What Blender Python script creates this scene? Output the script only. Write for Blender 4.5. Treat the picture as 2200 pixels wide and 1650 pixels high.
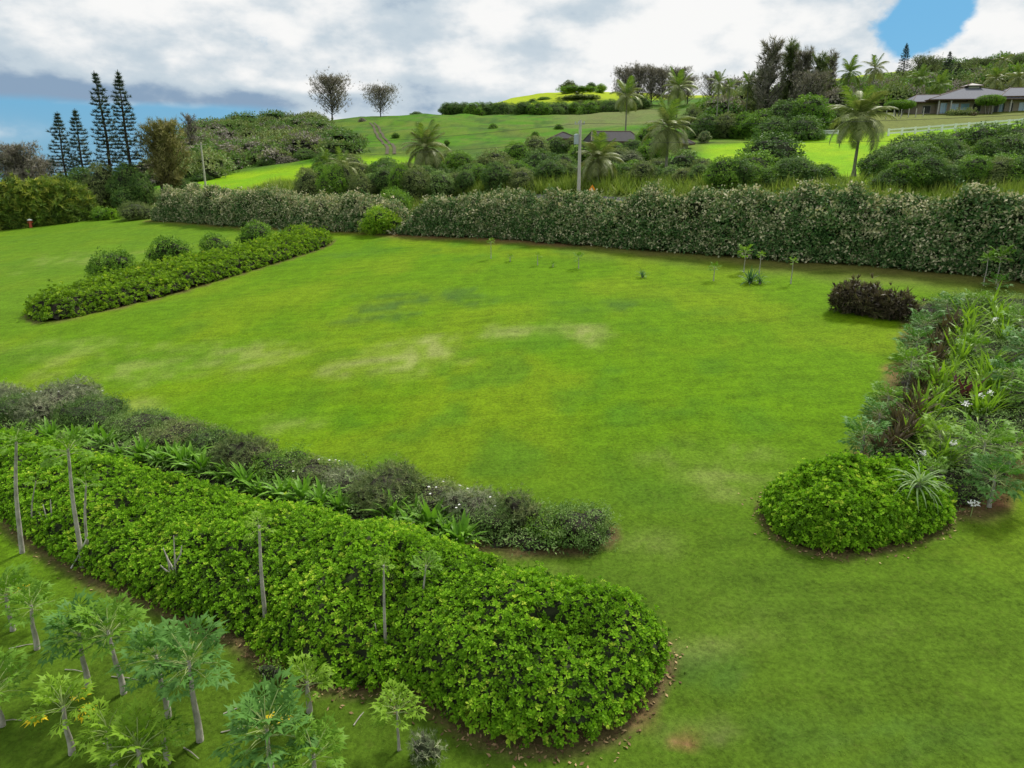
import bpy, math, random
import numpy as np
from mathutils import Matrix, Vector
rng = np.random.default_rng(7); random.seed(7)
PI = math.pi
sc = bpy.context.scene
for o in list(bpy.data.objects): bpy.data.objects.remove(o)
C = sc.collection
# ------------------------------------------------------------------ camera, sky, sun, exposure
F = 1527.0; PITCH = math.radians(15.9); CZ = 10.5
cp, sp = math.cos(PITCH), math.sin(PITCH)
cam = bpy.data.objects.new('camera', bpy.data.cameras.new('camera')); C.objects.link(cam)
cam.location = (0, 0, CZ); cam.rotation_euler = (PI/2-PITCH, 0, 0)
cam.data.sensor_width = 36; cam.data.lens = 36*F/2200; cam.data.clip_start = .3; cam.data.clip_end = 30000
sc.camera = cam
sc.view_settings.view_transform = 'Standard'; sc.view_settings.look = 'None'
sc.view_settings.gamma = 1; sc.view_settings.use_curve_mapping = False
EXPO = 1.6
sc.view_settings.exposure = EXPO
SUN_EL = 52; SUN_AZ = 38           # degrees; azimuth clockwise from the view direction (+Y)
W = bpy.data.worlds.new('World'); sc.world = W; W.use_nodes = True
BG = 0.05
def nd(nt, t, **kw):
    n = nt.nodes.new(t)
    for k, v in kw.items(): setattr(n, k, v)
    return n
class NX:                              # tiny expression helper for shader maths
    def __init__(s, nt): s.nt = nt
    def put(s, sock, v):
        if hasattr(v, 'is_output'): s.nt.links.new(v, sock)
        else: sock.default_value = v
    def m(s, op, a, b=0.0, c=0.0, clamp=False):
        n = nd(s.nt, 'ShaderNodeMath', operation=op, use_clamp=clamp)
        s.put(n.inputs[0], a); s.put(n.inputs[1], b); s.put(n.inputs[2], c); return n.outputs[0]
    def ss(s, v, a, b, x=0.0, y=1.0):
        n = nd(s.nt, 'ShaderNodeMapRange', interpolation_type='SMOOTHSTEP')
        s.put(n.inputs[0], v); n.inputs[1].default_value = a; n.inputs[2].default_value = b
        n.inputs[3].default_value = x; n.inputs[4].default_value = y; return n.outputs[0]
    def mix(s, f, a, b, mode='MIX'):
        n = nd(s.nt, 'ShaderNodeMix', data_type='RGBA', blend_type=mode)
        s.put(n.inputs[0], f); s.put(n.inputs[6], a); s.put(n.inputs[7], b); return n.outputs[2]
    def noise(s, vec, scale, detail=4, rough=.5, dist=0.0, lac=2.0):
        n = nd(s.nt, 'ShaderNodeTexNoise'); s.nt.links.new(vec, n.inputs['Vector'])
        n.inputs['Scale'].default_value = scale; n.inputs['Detail'].default_value = detail
        n.inputs['Roughness'].default_value = rough; n.inputs['Distortion'].default_value = dist
        n.inputs['Lacunarity'].default_value = lac; return n.outputs['Fac']
    def scale(s, vec, v):
        n = nd(s.nt, 'ShaderNodeVectorMath', operation='MULTIPLY'); s.nt.links.new(vec, n.inputs[0])
        n.inputs[1].default_value = v; return n.outputs[0]
def c4(r, g, b): return (r, g, b, 1.0)
def build_sky():
    nt = W.node_tree; nt.nodes.clear(); x = NX(nt)
    sky = nd(nt, 'ShaderNodeTexSky', sky_type='NISHITA', sun_disc=False)
    sky.sun_elevation = math.radians(SUN_EL); sky.sun_rotation = math.radians(SUN_AZ)
    sky.air_density = 1.0; sky.dust_density = .6; sky.ozone_density = 1.6
    tc = nd(nt, 'ShaderNodeTexCoord'); d = tc.outputs['Generated']
    sp3 = nd(nt, 'ShaderNodeSeparateXYZ'); nt.links.new(d, sp3.inputs[0])
    X, Y, Z = sp3.outputs
    az = x.m('ARCTAN2', X, Y); el = x.m('ARCSINE', Z)
    cmb = nd(nt, 'ShaderNodeCombineXYZ'); 
    # cloud coordinates: flattened towards the horizon
    q = x.scale(d, (1.0, 1.0, 2.3))
    n1 = x.noise(q, 3.1, 9, .56, .25); n2 = x.noise(x.scale(d, (1, 1, 1.7)), 7.0, 10, .56, .0); n3 = x.noise(x.scale(d, (1, 1, 2.6)), 4.2, 6, .5, .0)
    def blob(a, e, ra, re):            # soft cloud / gap centred on azimuth a, elevation e (degrees)
        u = x.m('MULTIPLY', x.m('SUBTRACT', az, math.radians(a)), 1/math.radians(ra))
        v = x.m('MULTIPLY', x.m('SUBTRACT', el, math.radians(e)), 1/math.radians(re))
        r2 = x.m('ADD', x.m('MULTIPLY', u, u), x.m('MULTIPLY', v, v))
        return x.m('EXPONENT', x.m('MULTIPLY', r2, -1.0))
    def add(*t):
        r = t[0]
        for k in t[1:]: r = x.m('ADD', r, k)
        return r
    def mul(a, k): return x.m('MULTIPLY', a, k)
    # cover: mostly cloudy, thinner in the two gaps that the picture shows
    cov = add(mul(n1, .7), mul(x.m('SUBTRACT', n2, .5), 1.0), mul(x.m('SUBTRACT', x.noise(x.scale(d, (1, 1, 1.4)), 22.0, 8, .6), .5), .55), .47)
    cov = add(cov, mul(blob(28.4, 10.4, 3.1, 3.0), -.72), mul(blob(26.4, 9.2, 2.6, 1.8), -.3), mul(blob(23.5, 13.2, 3.5, 1.4), -.5), mul(blob(25.6, 12.0, .9, 1.6), .25), mul(blob(-3.8, 13.6, 1.6, .9), -.45),
              mul(blob(33.5, 7.5, 4.0, 3.2), .45), mul(blob(15, 8.5, 9, 4), .35), mul(blob(36.5, 12.2, 1.8, 1.2), -.4))
    base = x.m('ADD', el, mul(x.m('SUBTRACT', n2, .5), math.radians(1.2)))
    low = x.m('MULTIPLY', x.ss(base, math.radians(5.35), math.radians(4.75)), x.ss(az, math.radians(-14), math.radians(-21)))
    lowcloud = x.m('MULTIPLY', blob(-35.5, 3.1, 2.6, .8), x.ss(n2, .35, .6))
    mask = x.ss(cov, .42, .62)
    mask = x.m('MULTIPLY', mask, x.m('SUBTRACT', 1.0, mul(low, 1.0)))
    mask = x.m('MAXIMUM', mask, mul(lowcloud, .75))
    # brightness of the cloud: white billows, grey-blue undersides low on the left
    br = add(mul(x.m('SUBTRACT', n2, .5), 1.8), mul(x.m('SUBTRACT', n3, .5), 1.5), .64)
    br = add(br, mul(x.m('SUBTRACT', x.noise(x.scale(d, (1, 1, 2.2)), 13.0, 7, .55), .5), .9), mul(blob(-32, 8.6, 6, 2.6), .30), mul(blob(-17, 8.7, 7, 1.5), .22), mul(blob(-17, 11.5, 9, 1.5), .18), mul(blob(-16.5, 6.5, 4.5, .7), .3), mul(blob(13, 9.5, 9, 3), .32),
             mul(blob(33, 7, 5, 3), .35), mul(blob(-30, 5.6, 16, .9), -.60), mul(blob(-19.5, 7.2, 1.6, .7), .35), mul(blob(-14, 6.5, 3.5, .45), .45), mul(blob(-10, 5.0, 10, 1.5), -.35), mul(blob(-20, 9.8, 2.6, 2.2), -.18), mul(blob(-36, 5.9, 6, 1.0), -.2))
    K = 1.0/(BG*2**EXPO)
    def cc(r, g, b): return c4(r*K, g*K, b*K)
    col = x.mix(x.ss(br, .0, .42), cc(.26, .37, .51), cc(.56, .65, .72))
    col = x.mix(x.ss(br, .38, .95), col, cc(.95, .95, .94))
    # the air near the horizon: paler and more turquoise blue
    skyc = x.mix(x.ss(el, math.radians(1), math.radians(10)), c4(.16*K, .42*K, .66*K), c4(.13*K, .44*K, .70*K))
    skyc = x.mix(.30, skyc, x.mix(1.0, sky.outputs[0], c4(.42, .58, .72), 'MULTIPLY'))
    out = x.mix(mask, skyc, col)
    bg = nd(nt, 'ShaderNodeBackground'); nt.links.new(out, bg.inputs[0]); bg.inputs[1].default_value = BG
    o = nd(nt, 'ShaderNodeOutputWorld'); nt.links.new(bg.outputs[0], o.inputs[0])
build_sky()
sl = bpy.data.lights.new('sun', 'SUN'); sl.energy = 1.5; sl.angle = math.radians(11); sl.color = (1, .96, .88)
so = bpy.data.objects.new('sun', sl); C.objects.link(so)
a, e = math.radians(SUN_AZ), math.radians(SUN_EL)
so.rotation_euler = Vector((-math.sin(a)*math.cos(e), -math.cos(a)*math.cos(e), -math.sin(e))).to_track_quat('-Z', 'Y').to_euler()

# ------------------------------------------------------------------ noise
def _h(i, j, k, seed):
    n = (i*374761393 + j*668265263 + k*2147483647 + seed*1274126177) & 0xFFFFFFFF
    n = ((n ^ (n >> 13))*1274126177) & 0xFFFFFFFF
    return ((n ^ (n >> 16)) & 0xFFFF)/65535.0
def vnoise(p, seed=0):
    p = np.asarray(p, float); i = np.floor(p).astype(np.int64); f = p-i; f = f*f*(3-2*f)
    r = 0
    for a in (0, 1):
        for b in (0, 1):
            for c in (0, 1):
                w = (f[..., 0] if a else 1-f[..., 0])*(f[..., 1] if b else 1-f[..., 1])*(f[..., 2] if c else 1-f[..., 2])
                r = r+w*_h(i[..., 0]+a, i[..., 1]+b, i[..., 2]+c, seed)
    return r
def fbm(p, seed=0, oc=4):
    r = 0; a = .5; t = 0; p = np.asarray(p, float)
    for k in range(oc): r = r+a*vnoise(p*2**k, seed+k*17); t += a; a *= .5
    return r/t
def sstep(a, b, v): t = np.clip((v-a)/(b-a), 0, 1); return t*t*(3-2*t)
def p3(x, y, s): return np.stack([np.asarray(x)*s, np.asarray(y)*s, np.zeros_like(np.asarray(x, float))], -1)

# ------------------------------------------------------------------ the lie of the land
def tz(row):                            # height gained per metre of distance along a picture row
    v = (825-row)/F; return (v*cp-sp)/(cp+v*sp)
COLS = [(-2600, [(160, 470), (300, 470), (700, 470), (2000, 440)]),
        (-300, [(160, 455), (250, 440), (400, 450), (700, 470), (2000, 440)]),
        (180, [(140, 430), (200, 415), (300, 410), (500, 440), (900, 470), (2000, 440)]),
        (350, [(125, 412), (170, 392), (220, 360), (280, 325), (350, 318), (500, 400), (900, 460), (2000, 440)]),
        (450, [(125, 405), (160, 385), (210, 340), (270, 292), (340, 275), (450, 330), (900, 440), (2000, 440)]),
        (620, [(112, 404), (135, 385), (170, 352), (220, 318), (290, 280), (350, 262), (450, 290), (900, 430), (2000, 440)]),
        (780, [(100, 402), (130, 372), (160, 340), (220, 305), (300, 265), (360, 250), (460, 262), (900, 400), (2000, 440)]),
        (950, [(95, 402), (125, 368), (160, 340), (220, 300), (300, 262), (370, 247), (460, 254), (600, 243), (900, 340), (2000, 440)]),
        (1080, [(88, 402), (120, 366), (160, 332), (220, 292), (300, 262), (380, 249), (460, 248), (620, 216), (700, 214), (900, 300), (2000, 400)]),
        (1220, [(82, 402), (110, 370), (150, 330), (220, 285), (300, 262), (390, 250), (500, 222), (620, 194), (700, 194), (900, 270), (2000, 400)]),
        (1400, [(78, 398), (110, 360), (150, 318), (200, 285), (280, 262), (400, 236), (520, 210), (640, 204), (900, 260), (2000, 400)]),
        (1600, [(72, 394), (100, 362), (140, 318), (190, 285), (260, 250), (400, 215), (550, 205), (900, 230), (2000, 400)]),
        (1760, [(68, 394), (95, 378), (120, 335), (150, 290), (185, 268), (230, 240), (320, 208), (450, 182), (600, 172), (900, 200), (2000, 380)]),
        (1980, [(64, 396), (92, 366), (125, 318), (150, 284), (176, 249), (225, 243), (300, 198), (420, 158), (600, 148), (900, 180), (2000, 380)]),
        (2200, [(62, 396), (90, 356), (125, 305), (150, 264), (176, 244), (225, 238), (300, 180), (420, 134), (600, 124), (900, 160), (2000, 360)]),
        (2900, [(60, 392), (90, 330), (125, 280), (150, 240), (176, 225), (225, 220), (300, 150), (420, 110), (600, 100), (900, 140), (2000, 340)])]
def plane(x, y):
    n = .58*x+.81*y
    z = .106*(n-5.4)
    return np.where(z < -6, -6-4*(1-np.exp((z+6)/4)), z)
NY = 260; YG = np.geomspace(25, 9000, NY)
def _table():
    us = []; T = []
    for px, pts in COLS:
        u = (px-1100)/F*.95; us.append(u); k = .58*u+.81
        Yh = min(58/max(k, .1), 118 if px < 0 else 1e9)
        ys = [25, Yh]; zs = [.106*(k*25-5.4), .106*(k*Yh-5.4)]
        for Yv, row in pts:
            if Yv > Yh*1.04: ys.append(Yv); zs.append(CZ+Yv*tz(row))
        ys.append(9000); zs.append(-120)
        z = np.interp(np.log(YG), np.log(ys), zs)
        ker = np.exp(-np.linspace(-2, 2, 9)**2); ker /= ker.sum()
        zp = np.pad(z, 4, mode='edge'); T.append(np.convolve(zp, ker, 'valid'))
    us = np.array(us); T = np.array(T)
    ug = np.linspace(us[0], us[-1], 400)
    G = np.array([np.interp(ug, us, T[:, j]) for j in range(NY)]).T
    ker = np.exp(-np.linspace(-2, 2, 13)**2); ker /= ker.sum()
    G = np.apply_along_axis(lambda c: np.convolve(np.pad(c, 6, mode='edge'), ker, 'valid'), 0, G)
    return ug, G
UG, GT = _table()
def ground(x, y):
    x = np.asarray(x, float); y = np.asarray(y, float)
    pl = plane(x, y); n = .58*x+.81*y
    ys = np.maximum(y, 1.0); u = np.clip(x/ys, UG[0], UG[-1]-1e-6)
    r = np.where(np.abs(x/ys) > 2.5, np.hypot(x, y)/2.0, ys)
    fi = (u-UG[0])/(UG[1]-UG[0]); i = np.clip(fi.astype(int), 0, len(UG)-2); fi = fi-i
    l = (np.log(np.clip(r, 25.01, 8990))-math.log(25))/(math.log(9000)-math.log(25))*(NY-1)
    j = np.clip(l.astype(int), 0, NY-2); fj = l-j
    far = (GT[i, j]*(1-fi)+GT[i+1, j]*fi)*(1-fj)+(GT[i, j+1]*(1-fi)+GT[i+1, j+1]*fi)*fj
    w = sstep(55, 62, n)
    w = np.maximum(w, sstep(112, 128, y)*sstep(10, 0, x+.35*y))
    z = pl*(1-w)+far*w
    bump = (fbm(p3(x, y, 1/22.), 3, 3)-.5)*np.clip((y-70)/200, 0, 1)*3.5
    small = (fbm(p3(x, y, 1/7.), 5, 2)-.5)*.22
    return z+bump*w+small
def gz(x, y): return float(ground(np.array([x]), np.array([y]))[0])
def depth_dir(px, row):
    v = (825-row)/F; u = (px-1100)/F
    return np.array([u, cp+v*sp, v*cp-sp])
def hit(px, row, tmin=8, tmax=900):     # where a line of sight through the picture meets the land
    d = depth_dir(px, row); t = np.geomspace(tmin, tmax, 900)
    P = np.array([0, 0, CZ])[None]+t[:, None]*d[None]
    b = P[:, 2]-ground(P[:, 0], P[:, 1]); k = np.argmax(b < 0)
    if b[k] >= 0: k = len(t)-1
    if k > 0: f = b[k-1]/(b[k-1]-b[k]+1e-9); q = P[k-1]*(1-f)+P[k]*f
    else: q = P[0]
    q[2] = gz(q[0], q[1]); return q
def spot(px, Y, row_top):               # foot of a thing whose top shows at (px,row_top) at distance Y
    d = depth_dir(px, row_top); t = Y/d[1]; top = np.array([0, 0, CZ])+t*d
    z = gz(top[0], Y); return np.array([top[0], Y, z]), top[2]-z
def ppm(p): return F/(p[1]*cp-(p[2]-CZ)*sp)     # picture pixels per metre at a place

# ------------------------------------------------------------------ mesh building
class MB:
    def __init__(s): s.v = []; s.f3 = []; s.f4 = []; s.m3 = []; s.m4 = []; s.t = []; s.n = 0
    def add(s, v, f, tint=.5, mat=0):
        v = np.asarray(v, np.float32).reshape(-1, 3); f = np.asarray(f, np.int64)
        if f.size:
            (s.f3 if f.shape[1] == 3 else s.f4).append(f+s.n)
            (s.m3 if f.shape[1] == 3 else s.m4).append(np.full(len(f), mat, np.int32))
        s.v.append(v); s.t.append(np.broadcast_to(np.asarray(tint, np.float32), (len(v),)).copy()); s.n += len(v)
    def scatter(s, T, P, R, S, tint=None, mat=0):
        tv, tf, tt = T; N = len(P); k = len(tv)
        S = np.asarray(S, float)
        if S.ndim == 1: S = S[:, None]
        vv = np.einsum('nij,nkj->nki', R, tv[None]*S[:, None, :])+P[:, None, :]
        ff = (tf[None]+(np.arange(N)*k)[:, None, None]).reshape(-1, tf.shape[1])
        if tint is None: tint = rng.random(N)
        t = np.clip(tint[:, None]+tt[None], 0, 1).reshape(-1)
        s.add(vv.reshape(-1, 3), ff, t, mat)
    def tube(s, pts, rad, sides=7, tint=.5, mat=0, cap=True):
        pts = np.asarray(pts, float); rad = np.broadcast_to(np.asarray(rad, float), (len(pts),))
        tan = np.gradient(pts, axis=0); tan /= np.linalg.norm(tan, axis=1)[:, None]+1e-9
        ref = np.array([0.3, 1, 0.1]) if abs(tan[0, 1]) < .9 else np.array([1., 0, 0])
        a = np.cross(tan, ref); a /= np.linalg.norm(a, axis=1)[:, None]; b = np.cross(tan, a)
        th = np.arange(sides)*2*PI/sides
        ring = pts[:, None]+rad[:, None, None]*(np.cos(th)[None, :, None]*a[:, None]+np.sin(th)[None, :, None]*b[:, None])
        f = [[i*sides+j, i*sides+(j+1) % sides, (i+1)*sides+(j+1) % sides, (i+1)*sides+j] for i in range(len(pts)-1) for j in range(sides)]
        n0 = s.n; s.add(ring.reshape(-1, 3), f, tint, mat)
        if cap:
            c = len(pts)-1
            s.add(np.vstack([ring[c], pts[c]]), [[j, (j+1) % sides, sides] for j in range(sides)], tint, mat)
    def box(s, lo, hi, tint=.5, mat=0):
        x0, y0, z0 = lo; x1, y1, z1 = hi
        v = [(x0, y0, z0), (x1, y0, z0), (x1, y1, z0), (x0, y1, z0), (x0, y0, z1), (x1, y0, z1), (x1, y1, z1), (x0, y1, z1)]
        s.add(v, [(0, 3, 2, 1), (4, 5, 6, 7), (0, 1, 5, 4), (1, 2, 6, 5), (2, 3, 7, 6), (3, 0, 4, 7)], tint, mat)
    def build(s, name, mats, parent=None, smooth=False, data_only=False):
        V = np.concatenate(s.v); T = np.concatenate(s.t)
        f3 = np.concatenate(s.f3) if s.f3 else np.zeros((0, 3), int); f4 = np.concatenate(s.f4) if s.f4 else np.zeros((0, 4), int)
        M = np.concatenate(([*s.m3] or [])+([*s.m4] or [])) if (s.m3 or s.m4) else np.zeros(0, np.int32)
        me = bpy.data.meshes.new(name); me.vertices.add(len(V)); me.vertices.foreach_set('co', V.ravel())
        nl = f3.size+f4.size; me.loops.add(nl); me.loops.foreach_set('vertex_index', np.concatenate([f3.ravel(), f4.ravel()]).astype(np.int32))
        st = np.concatenate([np.arange(len(f3))*3, f3.size+np.arange(len(f4))*4]).astype(np.int32)
        me.polygons.add(len(st)); me.polygons.foreach_set('loop_start', st)
        if not isinstance(mats, (list, tuple)): mats = [mats]
        for m in mats: me.materials.append(m)
        me.polygons.foreach_set('material_index', M.astype(np.int32))
        me.polygons.foreach_set('use_smooth', np.full(len(st), bool(smooth)))
        at = me.attributes.new('tint', 'FLOAT', 'POINT'); at.data.foreach_set('value', T)
        me.update(calc_edges=True)
        if data_only: return me
        return link(name, me, parent)
def link(name, me, parent=None):
    o = bpy.data.objects.new(name, me); C.objects.link(o)
    if parent is not None: o.parent = parent
    return o
def tag(o, label=None, cat=None, group=None, kind=None):
    for k, v in (('label', label), ('category', cat), ('group', group), ('kind', kind)):
        if v: o[k] = v
    return o
def empty(name, loc, rz=0, **kw):
    o = bpy.data.objects.new(name, None); C.objects.link(o); o.location = tuple(float(c) for c in loc); o.rotation_euler.z = rz
    o.empty_display_size = .3; return tag(o, **kw)
def frames(N, up=None, tilt=0.0):       # random frames whose z axis follows the given normals
    n = np.tile([0, 0, 1.], (N, 1)) if up is None else np.array(up, float)
    n = n+tilt*rng.normal(size=(N, 3)); n /= np.linalg.norm(n, axis=1)[:, None]+1e-9
    r = rng.normal(size=(N, 3)); a = np.cross(n, r); a /= np.linalg.norm(a, axis=1)[:, None]+1e-9
    b = np.cross(n, a); return np.stack([a, b, n], -1)
# ------------------------------------------------------------------ leaf templates (verts, faces, tint offsets)
def kite(l, w, el, spin, base=0.0, droop=0.0, at=.62, fold=.25):
    e = math.radians(el); c, s_ = math.cos(spin), math.sin(spin)
    def pt(d, side, lift):
        z = d*math.sin(e)-droop*(d/l)**2*l+lift; r = base+d*math.cos(e)
        return (r*c-side*s_, r*s_+side*c, z)
    return [pt(0, 0, 0), pt(l*at, -w/2, fold*w), pt(l, 0, 0), pt(l*at, w/2, fold*w)]
def rosette(n=9, l=1.0, w=.42, e0=15, e1=75, seed=0, droop=.1):
    r = random.Random(seed); v = []; f = []; t = []
    for i in range(n):
        k = len(v); el = e0+(e1-e0)*(i/n); v += kite(l*r.uniform(.75, 1.1), w*r.uniform(.85, 1.15), el+r.uniform(-8, 8), i*2.4+r.uniform(-.3, .3), 0, droop)
        f += [(k, k+1, k+2), (k, k+2, k+3)]; tt = r.uniform(-.12, .12)+.14*(i/n-.5); t += [tt-.12, tt, tt, tt]
    return np.array(v), np.array(f), np.array(t)
def cluster(n=7, l=.6, w=.3, spread=.6, seed=0):
    r = random.Random(seed); v = []; f = []; t = []
    for i in range(n):
        k = len(v); q = np.array(kite(l*r.uniform(.7, 1.2), w*r.uniform(.8, 1.2), r.uniform(-35, 75), r.uniform(0, 2*PI)))
        q += np.array([r.uniform(-1, 1)*spread, r.uniform(-1, 1)*spread, r.uniform(-.5, .8)*spread]); v += list(map(tuple, q))
        f += [(k, k+1, k+2), (k, k+2, k+3)]; t += [r.uniform(-.2, .2)]*4
    return np.array(v), np.array(f), np.array(t)
def strap(n=14, l=1.0, w=.09, e0=25, e1=85, bend=.55, seed=0, segs=3):
    r = random.Random(seed); v = []; f = []; t = []
    for i in range(n):
        sp_ = i*2.4+r.uniform(-.4, .4); el = math.radians(r.uniform(e0, e1)); L = l*r.uniform(.7, 1.1); b = bend*r.uniform(.5, 1.4); tt = r.uniform(-.2, .2)
        k = len(v); c, s_ = math.cos(sp_), math.sin(sp_)
        for j in range(segs+1):
            d = j/segs; rr = L*d*math.cos(el)*(1+.35*b*d)+.03; z = L*d*math.sin(el)-b*L*d*d*.75; ww = w/2*(1-.96*d**2.2)*(.6+.4*min(1, d*4))
            v += [(rr*c-ww*s_*-1, rr*s_-ww*c, z+ww*.4), (rr*c-ww*s_, rr*s_+ww*c, z+ww*.4)]; t += [tt-.15*(1-d)]*2
            if j: f += [(k+2*j-2, k+2*j-1, k+2*j+1, k+2*j)]
    return np.array(v), np.array(f), np.array(t)
def needles(n=10, l=.8, w=.05, seed=0, e0=-10, e1=80):
    r = random.Random(seed); v = []; f = []; t = []
    for i in range(n):
        sp_ = r.uniform(0, 2*PI); el = math.radians(r.uniform(e0, e1)); L = l*r.uniform(.5, 1.1); k = len(v)
        dx, dy, dz = math.cos(el)*math.cos(sp_), math.cos(el)*math.sin(sp_), math.sin(el)
        v += [(-dy*w, dx*w, 0), (dy*w, -dx*w, 0), (dx*L, dy*L, dz*L)]; f += [(k, k+1, k+2)]; t += [r.uniform(-.2, .2)]*3
    return np.array(v), np.array(f), np.array(t)

# ------------------------------------------------------------------ materials
def leaf_mat(name, stops, rough=.5, transl=.25, spec=.12, val=1.0, patch=.0, ps=.4):
    m = bpy.data.materials.new(name); m.use_nodes = True; nt = m.node_tree; nt.nodes.clear(); x = NX(nt)
    at = nd(nt, 'ShaderNodeAttribute', attribute_name='tint'); rp = nd(nt, 'ShaderNodeValToRGB')
    while len(rp.color_ramp.elements) < len(stops): rp.color_ramp.elements.new(.5)
    for e_, (p, c) in zip(rp.color_ramp.elements, stops): e_.position = p; e_.color = c4(*[min(.9, k*val*1.75) for k in c])
    f = at.outputs['Fac']
    if patch:
        g = nd(nt, 'ShaderNodeNewGeometry'); f = x.m('ADD', f, x.m('MULTIPLY', x.m('SUBTRACT', x.noise(g.outputs['Position'], ps, 3), .5), patch))
    nt.links.new(f, rp.inputs[0]); col = rp.outputs[0]
    b = nd(nt, 'ShaderNodeBsdfPrincipled'); nt.links.new(col, b.inputs['Base Color']); b.inputs['Roughness'].default_value = rough
    b.inputs['Specular IOR Level'].default_value = spec
    o = nd(nt, 'ShaderNodeOutputMaterial')
    if transl:
        t = nd(nt, 'ShaderNodeBsdfTranslucent'); nt.links.new(x.mix(1.0, col, c4(1.15, 1.2, .6), 'MULTIPLY'), t.inputs[0])
        mx = nd(nt, 'ShaderNodeMixShader'); mx.inputs[0].default_value = transl
        nt.links.new(b.outputs[0], mx.inputs[1]); nt.links.new(t.outputs[0], mx.inputs[2]); nt.links.new(mx.outputs[0], o.inputs[0])
    else: nt.links.new(b.outputs[0], o.inputs[0])
    return m
def solid_mat(name, a, b=None, rough=.8, scale=6, bump=.3, metal=0, stretch=(1, 1, 1), spec=.3):
    m = bpy.data.materials.new(name); m.use_nodes = True; nt = m.node_tree; nt.nodes.clear(); x = NX(nt)
    tc = nd(nt, 'ShaderNodeTexCoord'); v = x.scale(tc.outputs['Object'], stretch); n = x.noise(v, scale, 5, .6)
    col = x.mix(x.ss(n, .35, .65), c4(*a), c4(*(b or [k*.75 for k in a])))
    p = nd(nt, 'ShaderNodeBsdfPrincipled'); nt.links.new(col, p.inputs['Base Color']); p.inputs['Roughness'].default_value = rough
    p.inputs['Metallic'].default_value = metal; p.inputs['Specular IOR Level'].default_value = spec
    if bump:
        bp = nd(nt, 'ShaderNodeBump'); bp.inputs['Strength'].default_value = bump; bp.inputs['Distance'].default_value = .02
        nt.links.new(n, bp.inputs['Height']); nt.links.new(bp.outputs[0], p.inputs['Normal'])
    o = nd(nt, 'ShaderNodeOutputMaterial'); nt.links.new(p.outputs[0], o.inputs[0]); return m
M = {}
M['naupaka'] = leaf_mat('naupaka_leaf', [(0, (.03, .065, .005)), (.35, (.085, .185, .008)), (.75, (.16, .29, .014)), (1, (.30, .36, .045))], .6, .3, .1, patch=.35, ps=.5)
M['bedleaf'] = leaf_mat('bright_shrub_leaf', [(0, (.04, .075, .008)), (.45, (.095, .17, .010)), (.85, (.17, .26, .015)), (1, (.28, .30, .04))], .45, .3, patch=.3)
M['hedge'] = leaf_mat('hedge_leaf', [(0, (.020, .048, .014)), (.40, (.050, .105, .028)), (.60, (.11, .155, .060)), (.78, (.25, .24, .14)), (1, (.40, .36, .24))], .6, .12, patch=.45, ps=.35)
M['dark'] = leaf_mat('dark_leaf', [(0, (.022, .050, .012)), (.5, (.058, .112, .026)), (1, (.13, .19, .045))], .5, .2, patch=.4, ps=.25)
M['green'] = leaf_mat('green_leaf', [(0, (.032, .07, .011)), (.5, (.08, .16, .018)), (1, (.16, .25, .03))], .5, .22, patch=.4, ps=.25)
M['bright'] = leaf_mat('yellow_green_leaf', [(0, (.05, .10, .01)), (.5, (.12, .22, .015)), (1, (.25, .33, .03))], .5, .3, patch=.3)
M['olive'] = leaf_mat('olive_leaf', [(0, (.042, .064, .018)), (.5, (.10, .135, .042)), (1, (.20, .215, .085))], .6, .15, patch=.4, ps=.25)
M['greytwig'] = leaf_mat('grey_twig_leaf', [(0, (.055, .075, .035)), (.5, (.12, .145, .075)), (1, (.26, .26, .17))], .7, .1, patch=.3)
M['greygreen'] = leaf_mat('grey_green_leaf', [(0, (.032, .065, .014)), (.5, (.085, .15, .032)), (1, (.20, .26, .10))], .6, .15, patch=.3)
M['ironwood'] = leaf_mat('ironwood_needle', [(0, (.07, .065, .055)), (.5, (.14, .128, .105)), (1, (.23, .205, .17))], .7, .1)
M['ironwood_green'] = leaf_mat('ironwood_green_needle', [(0, (.032, .052, .018)), (.5, (.08, .11, .036)), (1, (.17, .18, .075))], .7, .15)
M['golden'] = leaf_mat('golden_needle', [(0, (.06, .058, .02)), (.5, (.13, .125, .045)), (1, (.23, .205, .08))], .7, .15)
M['bamboo'] = leaf_mat('bamboo_leaf', [(0, (.03, .05, .010)), (.5, (.085, .14, .02)), (1, (.24, .25, .04))], .6, .2, patch=.5, ps=.15)
M['pine'] = leaf_mat('pine_needle', [(0, (.014, .026, .018)), (.5, (.034, .055, .034)), (1, (.075, .09, .055))], .6, .05)
M['palm'] = leaf_mat('palm_leaflet', [(0, (.06, .07, .025)), (.5, (.12, .14, .05)), (1, (.24, .25, .12))], .45, .2)
M['palmgreen'] = leaf_mat('green_palm_leaflet', [(0, (.03, .05, .012)), (.5, (.07, .12, .02)), (1, (.17, .21, .05))], .45, .25)
M['papaya'] = leaf_mat('papaya_leaf', [(0, (.024, .055, .007)), (.5, (.07, .145, .012)), (1, (.15, .24, .03))], .5, .25)
M['papaya_blue'] = leaf_mat('blue_green_papaya_leaf', [(0, (.018, .048, .010)), (.5, (.046, .112, .020)), (1, (.11, .19, .045))], .5, .2)
M['papaya_light'] = leaf_mat('light_papaya_leaf', [(0, (.045, .09, .008)), (.5, (.10, .18, .014)), (1, (.20, .28, .03))], .5, .3)
M['papaya_yellow'] = leaf_mat('yellow_papaya_leaf', [(0, (.35, .24, .01)), (.5, (.5, .36, .015)), (1, (.6, .45, .03))], .5, .3)
M['lily'] = leaf_mat('lily_leaf', [(0, (.04, .08, .010)), (.45, (.075, .17, .015)), (.8, (.17, .27, .045)), (1, (.34, .30, .12))], .4, .3)
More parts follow.
